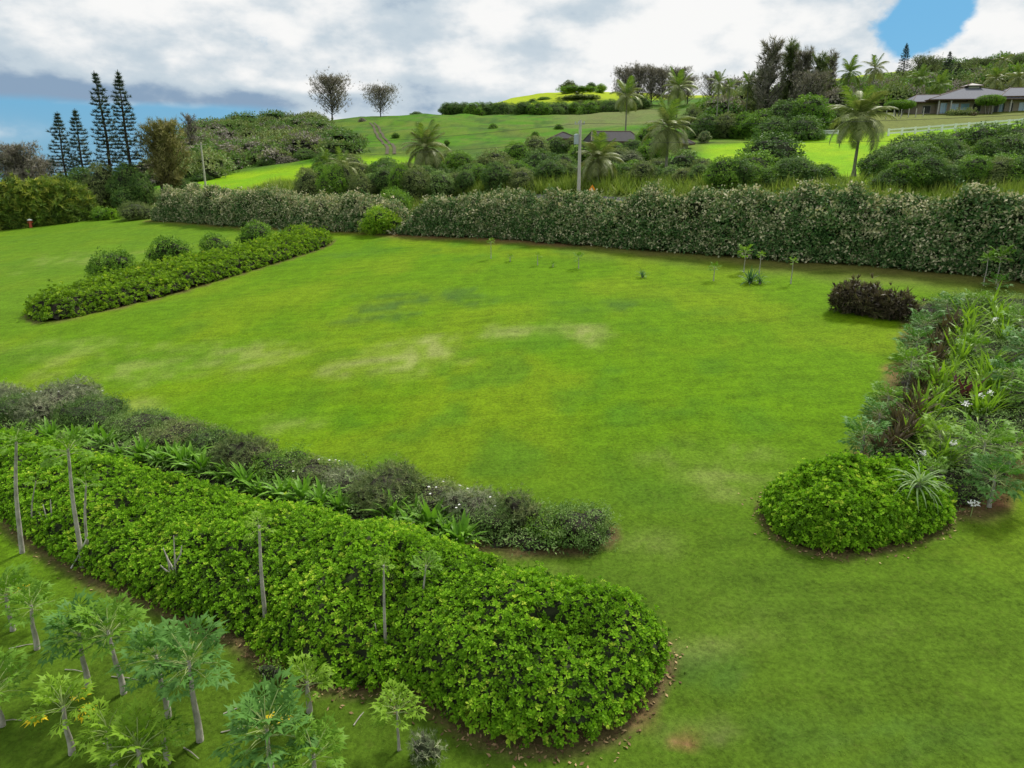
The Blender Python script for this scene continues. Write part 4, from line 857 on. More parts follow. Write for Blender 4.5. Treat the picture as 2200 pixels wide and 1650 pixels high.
belt([(668, 118, 362, 70, 'olive', 'olive scrub tree at the left end of the belt, beside the bright patch'), (712, 118, 345, 90, 'dark', 'dark scrub tree left of the drooping young palm'),
      (775, 112, 352, 90, 'olive', 'olive scrub tree right of the drooping young palm'), (820, 112, 344, 100, 'dark', 'dark scrub tree between the young palm and the round-crowned palm'),
      (872, 108, 350, 90, 'olive', 'olive scrub tree just left of the round-crowned palm trunk'), (935, 106, 350, 100, 'dark', 'dark scrub tree under the round-crowned palm'),
      (985, 112, 325, 80, 'green', 'green scrub tree right of the round-crowned palm'), (1010, 104, 350, 90, 'dark', 'dark low scrub tree in front of the green one right of the round palm'),
      (1062, 108, 322, 100, 'olive', 'wide olive scrub tree midway between round palm and power pole'), (1112, 100, 345, 80, 'green', 'bright green leafy tree low behind the hedge left of the power pole'),
      (1110, 118, 305, 80, 'green', 'green tree behind the leafy one left of the power pole'), (1160, 104, 322, 110, 'dark', 'dark tree left of the power pole'),
      (1150, 122, 292, 90, 'olive', 'olive tree before the small dark roof'), (1210, 108, 330, 90, 'dark', 'dark tree directly behind the power pole'),
      (1252, 116, 305, 90, 'green', 'green tree behind the power pole and in front of the dark roof'), (1330, 112, 318, 80, 'olive', 'low tree left of the grey leafless bush'),
      (1405, 112, 300, 80, 'green', 'green tree behind the tall leaning palm trunk'), (1395, 135, 268, 70, 'green', 'green tree at the right end of the dark roof'), (1420, 100, 345, 90, 'olive', 'olive tree right of the grey leafless bush'),
      (1470, 98, 322, 120, 'dark', 'dark spreading tree right of the tall palm trunk'), (1512, 94, 340, 80, 'olive', 'olive tree at the left edge of the bright pasture'),
      (1300, 100, 352, 100, 'dark', 'dark low tree behind the orange sign'), (1365, 98, 360, 80, 'green', 'green low tree right of the orange sign')], GSB)
tree(1358, 106, 322, 74, 'greytwig', 'grey leafless twiggy bush in the middle of the belt', FINE, GSB)
belt([(1660, 84, 284, 178, 'dark', 'big round dark tree in the middle of the bright pasture'), (1622, 77, 326, 140, 'green', 'green tree in front of the big round one'), (1712, 77, 338, 120, 'dark', 'dark tree at the right foot of the big round one'),
      (1595, 80, 370, 60, 'green', 'small green bush at the left foot of the big round tree'), (1752, 78, 388, 70, 'olive', 'low olive bush below the bright pasture strip'), (1720, 76, 392, 70, 'green', 'low green bush just above the hedge near the pasture strip')], 'trees before the bright pasture')
belt([(1912, 82, 312, 110, 'olive', 'tree right of the tall palm trunk, left-most of the right-hand wood'), (1955, 84, 290, 120, 'dark', 'dark tree second from the left in the right-hand wood'), (2010, 84, 284, 130, 'dark', 'dark tree below the white fence in the right-hand wood'),
      (2065, 82, 276, 130, 'green', 'green-topped tree below the white fence'), (2125, 80, 264, 140, 'dark', 'highest dark tree of the right-hand wood'), (2190, 78, 264, 150, 'dark', 'dark tree at the right edge of the picture'), (2270, 76, 262, 150, 'dark', 'dark tree just outside the right edge'),
      (1925, 76, 355, 90, 'green', 'low green tree right of the palm foot'), (1950, 74, 345, 100, 'dark', 'front dark tree left of centre in the right-hand wood'), (2020, 72, 340, 110, 'olive', 'front olive tree in the right-hand wood'), (2090, 70, 336, 110, 'dark', 'front dark tree in the right-hand wood'),
      (2160, 68, 330, 130, 'green', 'front green tree near the right edge'), (2075, 64, 385, 50, 'bright', 'small yellow-green bush above the hedge on the right'), (2240, 70, 330, 130, 'dark', 'front dark tree past the right edge')], 'right-hand wood below the white fence')
belt([(1640, 160, 238, 90, 'green', 'green tree at the left end of the rounded clump beside the tall ironwoods'), (1690, 158, 214, 110, 'dark', 'dark domed tree left of the white fence start'), (1745, 156, 205, 110, 'green', 'green domed tree highest in the rounded clump'), (1790, 158, 228, 70, 'olive', 'olive tree behind the large coconut palm'),
      (1665, 150, 252, 90, 'dark', 'dark lower tree at the pasture top'), (1730, 148, 248, 110, 'dark', 'dark lower tree above the fence start')], 'rounded tree clump above the pasture')
belt([(1490, 175, 228, 60, 'olive', 'olive tree right of the tall twin palms'), (1520, 168, 245, 80, 'dark', 'dark tree behind the pale flowering bush'), (1560, 168, 243, 80, 'olive', 'olive tree left of the rounded clump'), (1600, 165, 240, 60, 'green', 'green tree beside the rounded clump'), (1545, 170, 272, 80, 'greygreen', 'grey-green bush above the bright pasture edge'), (1590, 172, 266, 60, 'green', 'low green bush at the pasture top')], 'trees right of the dark-roofed house')
tree(1515, 155, 281, 34, 'hedge', 'pale buff-flowered bush beside the dark roof', SCRUB, None, 'shrub', 'shrub')
# bright far hill: umbrella trees and hedge-like bush rows
belt([(1242, 540, 186, 90, 'green', 'umbrella-shaped tree on the yellow-green far hill', UMB), (1250, 470, 205, 110, 'olive', 'wide grey-topped umbrella tree below the first one', UMB), (1222, 600, 173, 44, 'ironwood_green', 'grey pointed tree on the crest of the far hill'), (1270, 620, 177, 26, 'dark', 'small dark round tree on the crest of the far hill'), (1290, 600, 180, 30, 'bright', 'yellow-green small tree on the crest of the far hill'),
      (1170, 560, 208, 40, 'green', 'small green tree on the left slope of the far hill'), (1145, 540, 212, 26, 'dark', 'tiny dark tree on the left slope of the far hill'), (895, 380, 240, 32, 'dark', 'small dark bush on the skyline left of the far hill')], 'trees on the far yellow-green hill')
for i, px in enumerate(list(range(965, 1215, 17))+list(range(1235, 1325, 16))+[1340, 1362, 1385]):
    tree(px+rng.uniform(-5, 5), 385+rng.uniform(-10, 10), 230+rng.uniform(-5, 8)+(4 if px > 1000 else 0), rng.uniform(32, 58), random.choice(['dark', 'dark', 'green', 'ironwood_green']), 'dark rounded bush in the long row below the far yellow-green hill, '+('left of' if px < 1215 else 'right of')+' its gap', SCRUB, 'bush row below the far hill', 'shrub', 'shrub', hmin=6)
# left hillside wood reads as one mass
def mass(name, region, n, kinds, rr, seed, leaf=.9, Ts=CT, hf=.75):
    r = np.random.default_rng(seed)
    for mt, frac in kinds:
        mb = MB(); k = 0; P_ = []; N_ = []
        for _ in range(int(n*frac)):
            a_, b_, Y0, Y1 = region[r.integers(0, len(region))]; Y = r.uniform(Y0, Y1); px = r.uniform(a_, b_); x = (px-1100)/F*.95*Y; z = gz(x, Y); R_ = r.uniform(*rr); h = R_*r.uniform(hf*.8, hf*1.4)
            m_ = int(38*(R_/2.5)**1.4); d = r.normal(size=(m_, 3)); d /= np.linalg.norm(d, axis=1)[:, None]; d[:, 2] = np.abs(d[:, 2])*1.0-.1
            P_.append(np.array([x, Y, z+h*.35])+d*np.array([R_, R_, h])*(.85+.3*r.random((m_, 1)))); N_.append(d); blob_mesh(mb, (0, 0, 0), (R_*.8, R_*.8, .1), 1, 7, 4)
            v = mb.v[-2:]; 
            for q_ in v: 
                q_[:, 2] = q_[:, 2]+0
            for q_, in zip(v): q_ += np.array([x, Y, z+h*.95], np.float32)
            # low dark inner body
            blob = MB(); blob_mesh(blob, (0, 0, h*.3), (R_*.8, R_*.8, h*.8), 1, 7, 5)
            mb.add(np.vstack(blob.v[:1])+np.array([x, Y, z]), blob.f4[0], .5, 1)
        P = np.vstack(P_); N = np.vstack(N_); scat(mb, Ts, P, frames(len(P), N+np.array([0, 0, .4]), .5), leaf*rng.uniform(.6, 1.3, len(P)), np.clip(.5+.12*rng.normal(size=len(P))+.6*(fbm(P/9, 3, 2)-.5), 0, 1))
        o = mb.build(name, [M[mt], M['core']]); o['kind'] = 'stuff'
mass('hillside_scrub', [(355, 440, 215, 330), (400, 560, 200, 340), (440, 700, 225, 345), (560, 720, 210, 300), (420, 500, 165, 230), (560, 760, 172, 225), (470, 660, 182, 215), (330, 450, 150, 210)], 520, [('olive', .45), ('dark', .2), ('ironwood', .2), ('greygreen', .15)], (2.2, 5.0), 5, 1.05, hf=.6)
mass('ridge_wood', [(1900, 2300, 262, 330), (1960, 2300, 300, 400), (1500, 1760, 225, 275), (1780, 1960, 205, 250), (1820, 1980, 240, 300), (2100, 2350, 280, 420), (1900, 2330, 236, 262)], 560, [('olive', .35), ('dark', .3), ('ironwood', .2), ('green', .15)], (3.0, 6.5), 9, 1.25)
belt([(575, 172, 335, 54, 'dark', 'dark tree on the bright grass patch, left one', ), (612, 172, 338, 56, 'ironwood', 'brownish tree on the bright grass patch, right one'), (520, 180, 330, 60, 'olive', 'olive tree left of the bright grass patch'), (655, 175, 320, 60, 'dark', 'dark tree behind the bright grass patch'), (700, 185, 305, 60, 'ironwood', 'brown-grey tree left behind the young palms'), (680, 205, 285, 80, 'ironwood', 'brown-grey spreading tree on the hillside edge'),
      (430, 150, 378, 60, 'dark', 'dark bush behind the left leaning pole'), (470, 158, 372, 60, 'green', 'green bush right of the left leaning pole'), (400, 150, 365, 60, 'dark', 'dark bush left of the left leaning pole')], 'trees round the bright grass patch on the left')
tree(573, 370, 243, 26, 'dark', 'small lone dark tree on the left skyline', SCRUB, None, 'skyline_tree', 'tree')
tree(778, 310, 260, 22, 'ironwood', 'small dark bush beside the top of the wheel tracks', SCRUB, None, 'shrub', 'shrub')
belt([(1000+i*0+dx, Y, r_, w_, 'green', 'low green bush on the open hillside', SCRUB) for i, (dx, Y, r_, w_) in enumerate([(-150, 230, 288, 20), (60, 250, 272, 26), (200, 240, 278, 24), (150, 210, 296, 22), (-40, 190, 305, 16)])], 'low bushes on the open hillside', 'shrub', 'shrub')

# ------------------------------------------------------------------ ironwood (casuarina) trees
def ironwood(px, Y, row_top, wpx, mat, label, seed, dens=1.0, group=None, lean=.0, low=.12, name='ironwood_tree'):
    r = np.random.default_rng(seed); p, h = spot(px, Y, row_top); w = wpx/ppm(p+np.array([0, 0, h*.6])); root = empty(name, p, label=label, cat='tree', group=group)
    tb = MB(); k = 7; tr = [(lean*h*(i/k)**2+.02*h*r.normal()*(i > 0)*.4, .02*h*r.normal()*(i > 0)*.4, h*.94*i/k) for i in range(k+1)]; tb.tube(tr, np.linspace(.022*h, .003*h, k+1), 6)
    tr = np.array(tr); P_ = []; N_ = []; nb = int(34*min(dens, 1.6))
    for b in range(nb):
        f_ = low+(.9-low)*(b/nb)**.9; c = np.array([np.interp(f_*k, np.arange(k+1), tr[:, j]) for j in range(3)]); a_ = b*2.4+r.normal()*.4
        L = w*.5*(1.15-f_*.75)*r.uniform(.7, 1.15)*(.75+.5*min(1, f_*2.2)); up_ = r.uniform(.5, 1.1)+.5*f_
        d = np.array([math.cos(a_), math.sin(a_), up_]); q = [c, c+d*L*.5+[0, 0, -.02*L], c+d*L*np.array([1, 1, .95])+[0, 0, .05*L]]; q = [np.array(v) for v in q]
        if q[2][2] > h: q[2][2] = h*r.uniform(.92, 1.0)
        tb.tube(q, [.008*h, .005*h, .002*h], 4, cap=False)
        for m_ in range(int(22*dens)):
            t_ = r.uniform(.12, 1.05); s_ = q[0]*(1-t_)**2+2*q[1]*t_*(1-t_)+q[2]*t_*t_; P_.append(s_+r.normal(size=3)*L*.13); N_.append(d+np.array([0, 0, .8]))
    for m_ in range(int(26*dens)): P_.append(np.array([lean*h+r.normal()*.02*h, r.normal()*.02*h, h*r.uniform(.75, 1.0)])); N_.append(np.array([0, 0, 1.]))
    tb.build('trunk', M['darkbark'], root, True); P = np.array(P_); N = np.array(N_); N /= np.linalg.norm(N, axis=1)[:, None]; mb = MB()
    scat(mb, [needles(8, 1, .07, s, 20, 85) for s in range(3)], P, frames(len(P), N, .35), h*.078*rng.uniform(.6, 1.3, len(P)), np.clip(.5+.2*rng.normal(size=len(P)), 0, 1)); mb.build('foliage', M[mat], root)['kind'] = 'stuff'; return root
ironwood(708, 355, 165, 82, 'ironwood', 'open-crowned ironwood on the skyline, left of the pair', 1, 1.9, low=.14)
ironwood(815, 358, 188, 76, 'ironwood', 'fan-shaped ironwood on the skyline, right of the pair', 2, 2.0, low=.10)
GI = 'dense ironwoods on the ridge behind the tall palms'
for i, (px, Y, rt, w_) in enumerate([(1345, 430, 150, 60), (1372, 430, 142, 70), (1402, 425, 146, 66), (1425, 430, 150, 56), (1458, 400, 148, 60), (1480, 410, 165, 50)]): ironwood(px, Y, rt, w_, 'ironwood', ['left-most', 'second', 'third', 'fourth', 'fifth, sharply pointed', 'right-most, lower'][i]+' of the grey-brown ironwoods on the ridge behind the tall palms', 10+i, 1.5, GI, low=.08)
GI2 = 'tall dark ironwoods right of centre'
for i, (px, Y, rt, w_, lb) in enumerate([(1662, 215, 82, 60, 'tallest dark ironwood, at the left of the big group'), (1704, 220, 86, 48, 'tall dark ironwood second from the left of the big group'), (1732, 215, 100, 42, 'narrow ironwood in the middle of the big group'), (1764, 212, 114, 48, 'ironwood right of the middle of the big group'), (1788, 222, 108, 34, 'sparse-topped ironwood at the right end of the big group'), (1635, 225, 150, 60, 'lower ironwood at the left foot of the big group'), (1745, 205, 158, 90, 'wide lower ironwood filling the foot of the big group')]):
    ironwood(px, Y, rt, w_, 'ironwood_green' if i % 2 else 'ironwood', lb, 30+i, 1.35, GI2, low=.06)
for i, (px, Y, rt, w_, lb) in enumerate([(1528, 330, 160, 50, 'pale thin ironwood behind the small twin palms'), (1585, 320, 166, 44, 'pale ironwood just right of the small twin palms'), (1560, 325, 175, 40, 'low pale ironwood between the twin palms and the next'), (1612, 300, 182, 40, 'low ironwood left of the big dark group')]): ironwood(px, Y, rt, w_, 'ironwood', lb, 50+i, 1.2, 'pale ironwoods behind the twin palms', low=.1)
ironwood(345, 122, 262, 92, 'golden', 'golden-brown bushy ironwood right of the tall pines', 61, 2.6, low=.03)
ironwood(330, 126, 266, 40, 'ironwood', 'bare grey tree top above the golden-brown ironwood', 62, .7, low=.5)
ironwood(404, 230, 245, 36, 'ironwood', 'sparse grey tree on the left shoulder of the hill', 63, 1.0, low=.2)
for i, (px, Y, rt, w_, lb) in enumerate([(45, 150, 312, 90, 'brown wind-bent ironwood at the left edge with a top leaning left'), (10, 150, 332, 100, 'brown ironwood cut off by the left edge'), (85, 155, 345, 90, 'low brown ironwood left of the tall pines')]): ironwood(px, Y, rt, w_, 'ironwood', lb, 70+i, 2.0, 'brown ironwoods at the left edge', lean=-.15 if i == 0 else .0, low=.05)
for i, (px, Y, rt, w_, lb) in enumerate([(1985, 330, 122, 60, 'ironwood on the ridge between the two right-hand pines'), (2010, 335, 128, 56, 'second ridge ironwood between the two right-hand pines'), (2075, 320, 136, 50, 'ridge ironwood right of the shorter pine'), (2110, 330, 128, 60, 'ridge ironwood left of the far right palm'), (2190, 330, 122, 60, 'ridge ironwood at the right edge')]): ironwood(px, Y, rt, w_, 'ironwood_green', lb, 80+i, 1.5, 'ironwoods on the right-hand ridge', low=.05)
# ------------------------------------------------------------------ columnar pines
def pine(px, Y, row_top, wpx, label, seed, group):
    r = np.random.default_rng(seed); p, h = spot(px, Y, row_top); w = 1.0*wpx/ppm(p+np.array([0, 0, h*.5])); root = empty('columnar_pine', p, label=label, cat='pine', group=group)
    tb = MB(); bx = r.normal()*.012*h; tb.tube([(0, 0, 0), (bx, 0, h*.5), (0, 0, h*.99)], [.016*h, .010*h, .002*h], 7); P_ = []; N_ = []; S_ = []
    nz = int(h/.60); 
    for i in range(nz):
        f_ = .10+.88*i/nz; z = f_*h; nb = 6 if f_ < .9 else 4
        L = w*.5*(.22+.85*min(1, (1-f_)*1.45))*(1 if f_ < .8 else max(.15, (1-f_)/.2)); cx = 4*bx*f_*(1-f_)
        for b in range(nb):
            if r.random() < .12: continue
            a_ = b*2*PI/nb+i*.5+r.normal()*.12; l = L*r.uniform(.6, 1.15); d = np.array([math.cos(a_), math.sin(a_), 0]); e0 = np.array([cx, 0, z])
            q = [e0, e0+d*l*.6+[0, 0, -.10*l], e0+d*l+[0, 0, -.02*l]]; tb.tube(q, [.05, .04, .03], 4, cap=False)
            for t_ in np.linspace(.34, 1.0, 7): s_ = q[0]*(1-t_)**2+2*q[1]*t_*(1-t_)+q[2]*t_*t_; P_.append(s_+r.normal(size=3)*.05); N_.append(d*.7+np.array([0, 0, 1.])); S_.append(.34+.24*(t_ > .7))
            if f_ > .86: P_.append(e0+d*l*.3+[0, 0, .1]); N_.append([0, 0, 1.]); S_.append(.4)
    tb.build('trunk', M['darkbark'], root, True); P = np.array(P_); N = np.array(N_, float); N /= np.linalg.norm(N, axis=1)[:, None]; mb = MB()
    scat(mb, [needles(12, 1, .13, s, 10, 85) for s in range(3)], P, frames(len(P), N, .25), np.array(S_)*rng.uniform(.8, 1.3, len(P)), np.clip(.5+.25*rng.normal(size=len(P)), 0, 1)); mb.build('foliage', M['pine'], root)['kind'] = 'stuff'
for a in [(122, 128, 236, 62, 'left-most and shortest of the four tall columnar pines'), (160, 126, 230, 62, 'second columnar pine from the left'), (201, 122, 148, 66, 'third columnar pine from the left, nearly the tallest'), (252, 120, 146, 66, 'right-most of the four tall columnar pines')]: pine(*a, int(a[0]), 'four tall columnar pines on the left')
for a in [(1949, 300, 90, 34, 'tall thin pine on the ridge behind the right-hand house, left one'), (2042, 290, 108, 30, 'shorter pine on the ridge behind the house, right one'), (2062, 290, 135, 26, 'small dark pine touching the shorter ridge pine')]: pine(*a, int(a[0]), 'pines on the right-hand ridge')
belt([(175, 122, 360, 90, 'dark', 'dark undergrowth tree below the left pines'), (215, 120, 352, 90, 'olive', 'olive undergrowth tree between the pine trunks'), (270, 118, 350, 80, 'dark', 'dark undergrowth tree below the right-most tall pine'), (300, 116, 372, 60, 'dark', 'dark bush left of the golden-brown ironwood'), (130, 125, 375, 70, 'bamboo', 'low tree left of the pine feet'), (385, 125, 380, 60, 'dark', 'dark bush right of the golden-brown ironwood')], 'undergrowth below the pines')
# ------------------------------------------------------------------ coconut palms; each frond a part
def frond(L, droop, mat, seed, sparse=1.0):
    r = np.random.default_rng(seed); mb = MB(); n = 36; S_ = np.linspace(0, 1, 9)
    def c(t): return np.array([0, L*(t-.28*droop*t*t*t), L*(.12*t-.62*droop*t*t)])
    mb.tube([c(t) for t in S_], np.linspace(.05, .012, 9), 4, .75, 0, False)
    for i in range(n):
        t = .12+.86*i/n; b = c(t); tg = c(min(1, t+.02))-c(t-.02); tg /= np.linalg.norm(tg)
        for sd in (-1, 1):
            if r.random() < .06: continue
            l = L*.30*math.sin(PI*(.18+.80*t))**.7*r.uniform(.8, 1.1); d = np.array([sd*.8, 0, 0])+tg*.55; d /= np.linalg.norm(d); tip = b+d*l+np.array([0, 0, -l*r.uniform(.25, .65)]); mid = b+d*l*.5+np.array([0, 0, -l*.06]); w_ = tg*.042*L/4
            tt = r.uniform(.25, .75)
            mb.add([b-w_, b+w_, mid+w_*.9, mid-w_*.9, tip], [(0, 1, 2), (0, 2, 3), (3, 2, 4)], tt)
    return mb.build('frond', mat, data_only=True)
FR = {k: [frond(4.0, d, M[k], i) for i, d in enumerate((.35, .8, 1.15, 1.5))] for k in ('palm', 'palmgreen')}
def palm(px, Y, row_top, row_crown, wpx, label, mat='palm', n=24, seed=0, lean=0.0, group='coconut palms', young=False, pxb=None):
    r = random.Random(seed); p, h0 = spot(px, Y, row_crown); z = p[2]; h = max(h0, .4); s = wpx/ppm(p+np.array([0, 0, h]))/2/3.4; bx = 0.0
    if pxb is not None: bx = (pxb-px)/F*Y*.95
    root = empty('coconut_palm', (p[0]+bx, Y, gz(p[0]+bx, Y)), label=label, cat='palm', group=group); h = CZ+Y*tz(row_crown)-gz(p[0]+bx, Y); h = max(h, .4)
    k = 8; pts = [(-bx*(i/k)**1.4, .05*math.sin(i), h*i/k) for i in range(k+1)]; mb = MB(); mb.tube(pts, [.24-.12*(i/k)**.5+(.10 if i == 0 else 0) for i in range(k+1)], 8); mb.build('trunk', M['bark'], root, True); top = np.array(pts[-1])
    n = int(n*.95)
    for i in range(n):
        f_ = i/(n-1); el = -42+120*f_**.95+r.uniform(-8, 8); v = FR[mat][min(3, int((1-f_)*3.2+r.uniform(0, .8)))]
        if el < -10: v = FR[mat][r.choice([1, 2])]
        o = place_leaf(v, root, tuple(top+np.array([0, 0, .15])), i*2.4+r.uniform(-.3, .3), math.radians(el), s*r.uniform(.85, 1.12), r.uniform(-.25, .25), 'frond')
        if f_ > .85: set_mat(o, [M['palmgreen']])
    for i in range(3):
        v, f = uv_ball(.13, .13, .16); m2 = MB(); m2.add(v+top+np.array([.28*math.cos(i*2.1), .28*math.sin(i*2.1), -.15]), f, .3); m2.build('coconut', M['palm'], root, True)
palm(915, 106, 265, 320, 104, 'round-crowned palm left of centre with drooping fronds and thin double trunks', n=34, seed=1)
palm(737, 110, 302, 360, 76, 'drooping young palm with a dark hollow under its fronds', n=20, seed=2)
palm(702, 112, 308, 352, 62, 'small half-hidden palm just left of the drooping young one', 'palmgreen', n=14, seed=3)
palm(1285, 82, 288, 345, 108, 'large low palm with trailing fronds right beside the power pole', n=30, seed=4)
palm(1436, 92, 215, 280, 120, 'big coconut palm with a leaning trunk in front of the dark roof', n=30, seed=5)
palm(1849, 84, 190, 258, 144, 'large coconut palm with a pale trunk before the bright pasture', 'palm', n=34, seed=6)
palm(1347, 170, 178, 208, 76, 'tall slim palm rising behind the dark-roofed house', n=20, seed=7)
palm(1457, 180, 150, 190, 84, 'tall palm with upswept fronds behind the big leaning one', n=22, seed=8)
palm(1545, 205, 163, 180, 52, 'left one of the small twin palms right of centre', n=18, seed=9)
palm(1568, 205, 175, 190, 44, 'right one of the small twin palms', n=16, seed=10)
palm(1608, 225, 158, 182, 50, 'palm at the left foot of the tall ironwoods', n=18, seed=11)
palm(1826, 215, 133, 158, 66, 'ridge palm right of the tall ironwoods', 'palmgreen', n=20, seed=12)
palm(1880, 230, 124, 148, 60, 'palm right of the ridge palm, with upright fronds', n=18, seed=13)
palm(1975, 215, 152, 170, 60, 'green palm behind the left end of the right-hand house', 'palmgreen', n=20, seed=14)
palm(2020, 212, 168, 184, 56, 'low bright palm behind the house roof', 'palmgreen', n=20, seed=15)
palm(2156, 300, 116, 132, 44, 'small dark palm on the ridge near the right edge', n=18, seed=16)
palm(2140, 235, 150, 170, 60, 'pale palm right of the roof lantern', n=18, seed=17)
palm(2190, 232, 150, 168, 60, 'pale palm at the right edge behind the roof', n=18, seed=18)

# ------------------------------------------------------------------ roadside, track, poles, sign
def ribbon(name, C_, w, mat, dz, step=1.5):
    C_ = np.array(C_); s_ = np.concatenate([[0], np.cumsum(np.linalg.norm(np.diff(C_, axis=0), axis=1))]); t = np.arange(0, s_[-1], step); x = np.interp(t, s_, C_[:, 0]); y = np.interp(t, s_, C_[:, 1])
    dx = np.gradient(x); dy = np.gradient(y); l = np.hypot(dx, dy); nx_, ny_ = -dy/l, dx/l; o_ = np.linspace(-w/2, w/2, 5); X = x[:, None]+nx_[:, None]*o_; Y = y[:, None]+ny_[:, None]*o_
    Z = ground(X, Y)+dz; v = np.stack([X, Y, Z], -1).reshape(-1, 3); n_ = len(t); idx = np.arange(n_*5).reshape(n_, 5); f = np.stack([idx[:-1, :-1], idx[1:, :-1], idx[1:, 1:], idx[:-1, 1:]], -1).reshape(-1, 4)
    mb = MB(); mb.add(v, f); o = mb.build(name, mat, None, True); o['kind'] = 'structure'; return o
HB = np.vstack([HEDGE_L, HEDGE_R]); RD = HB+np.array([.58, .81])*11.5
ribbon('road', RD, 3.6, solid_mat('asphalt', (.07, .07, .068), (.05, .05, .05), .9, 3, .2), .05)
rut = solid_mat('rut_soil', (.085, .07, .035), (.06, .055, .028), .95, 2, .2)
for off in (0, 15):
    ribbon('wheel_rut', [hit(px+off*(.6+.4*(rw-262)/60), rw)[:2] for px, rw in [(794, 264), (803, 272), (806, 284), (812, 296), (822, 306), (833, 318), (831, 332)]], .8, rut, .12)
mb = MB(); n = 12000; t = rng.random(n); L_ = HB[0]+0; sl_ = np.linspace(0, len(HB)-1, 400); k = t*(len(HB)-1); i = np.clip(k.astype(int), 0, len(HB)-2); P = HB[i]+(HB[i+1]-HB[i])*(k-i)[:, None]+np.array([.58, .81])*np.where(rng.random(n) < .42, rng.uniform(6, 9.3, n), rng.uniform(13.6, 23, n))[:, None]
scat(mb, [needles(9, 1, .07, s, 30, 88) for s in range(3)], np.stack([P[:, 0], P[:, 1], ground(P[:, 0], P[:, 1])], -1), frames(n, None, .2), rng.uniform(.6, 1.7, n)*(.5+fbm(p3(P[:, 0], P[:, 1], .2), 3, 2)), np.clip(.45+.2*rng.normal(size=n), 0, 1))
mb.build('tall_grass', leaf_mat('verge_grass', [(0, (.06, .10, .015)), (.5, (.13, .18, .03)), (1, (.24, .26, .07))], .7, .2))['kind'] = 'stuff'
wood = solid_mat('pole_wood', (.55, .52, .46), (.42, .39, .34), .85, 8, .4, stretch=(3, 3, .3)); metal = solid_mat('grey_metal', (.42, .46, .50), (.36, .40, .45), .5, 4, 0); dmetal = solid_mat('dark_wire', (.05, .05, .05), None, .6, 4, 0)
WP = []
p, h = spot(1247, 74, 258); root = empty('power_pole', p, label='tall pale wooden power pole with a grey transformer, behind the hedge right of centre', cat='power pole')
mb = MB(); mb.tube([(0, 0, 0), (0, 0, h)], [.19, .13], 10); mb.build('shaft', wood, root, True)
mb = MB(); mb.box((-.55, -.08, h-.42), (.45, .04, h-.30)); mb.build('crossarm', wood, root)
for x_ in (-.48, -.2, .38): mb = MB(); mb.tube([(x_, -.02, h-.31), (x_, -.02, h-.12)], [.05, .035], 6); mb.build('insulator', metal, root)
mb = MB(); mb.tube([(-.36, -.1, h-2.25), (-.36, -.1, h-1.35)], [.24, .24], 10); mb.tube([(-.36, -.1, h-1.35), (-.36, -.1, h-1.28)], [.25, .08], 10); mb.build('transformer', metal, root, True); WP.append((p, h))
p2, h2 = spot(431, 132, 305); root = empty('power_pole', p2, label='thin dark wooden pole with a small crossarm in front of the left hillside', cat='power pole')
mb = MB(); mb.tube([(0, 0, 0), (0, 0, h2)], [.17, .12], 8); mb.build('shaft', wood, root, True); mb = MB(); mb.box((-.9, -.08, h2-.45), (.9, .05, h2-.32)); mb.build('crossarm', wood, root); WP.insert(0, (p2, h2))
def wire(a_, b_, sag, label):
    mid = [a_+(b_-a_)*t+np.array([0, 0, -sag*4*t*(1-t)]) for t in np.linspace(0, 1, 14)]; mb = MB(); mb.tube(np.array(mid)-a_, .014, 4); o = mb.build('overhead_wire', dmetal); o.location = a_; tag(o, label, 'wire', 'overhead wires along the road')
A_ = WP[0][0]+np.array([0, 0, WP[0][1]-.3]); B_ = WP[1][0]+np.array([0, 0, WP[1][1]-.3]); E_ = np.array([62., 47., B_[2]+.5])
for dz, nm in ((0, 'upper'), (-1.6, 'lower')):
    wire(A_+[0, 0, dz], B_+[0, 0, dz], .9, nm+' overhead wire between the thin left pole and the transformer pole'); wire(B_+[0, 0, dz], E_+[0, 0, dz], .9, nm+' overhead wire running right from the transformer pole')
p, h = spot(1272, 66, 396); root = empty('road_sign', p, .75, label='orange diamond road sign just above the hedge right of the power pole', cat='road sign')
orange = solid_mat('orange_sheeting', (.85, .30, .01), (.75, .25, .01), .5, 3, 0); mb = MB(); c_ = h-.48; s_ = .46
mb.add([(0, -.045, c_-s_), (s_, -.045, c_), (0, -.045, c_+s_), (-s_, -.045, c_), (0, -.03, c_-s_), (s_, -.03, c_), (0, -.03, c_+s_), (-s_, -.03, c_)], [(0, 1, 2, 3), (7, 6, 5, 4), (0, 4, 5, 1), (1, 5, 6, 2), (2, 6, 7, 3), (3, 7, 4, 0)]); mb.build('panel', orange, root)
mb = MB(); mb.box((-.03, -.025, 0), (.03, .03, c_+.35)); mb.build('post', metal, root)
mb = MB(); mb.add([(-.05, -.05, c_-.22), (.05, -.05, c_-.22), (.07, -.05, c_+.1), (-.02, -.05, c_+.22)], [(0, 1, 2, 3)]); mb.build('symbol', dmetal, root)
q = hit(57, 491); q[1] += 1.0; q[2] = gz(q[0], q[1]); root = empty('hydrant', q, label='small red-orange post with a whitish cap at the foot of the left tree hedge', cat='hydrant'); redp = solid_mat('red_paint', (.45, .08, .03), (.38, .07, .03), .5, 4, 0)
mb = MB(); mb.tube([(0, 0, 0), (0, 0, .12), (0, 0, .9), (0, 0, 1.0)], [.26, .2, .2, .17], 10); mb.build('barrel', redp, root, True); mb = MB(); mb.tube([(0, 0, 1.0), (0, 0, 1.12), (0, 0, 1.22)], [.34, .30, .08], 10); mb.build('cap', M['flower'], root, True)
mb = MB(); mb.tube([(-.38, 0, .72), (.38, 0, .72)], [.09, .09], 8); mb.build('outlet', redp, root, True)

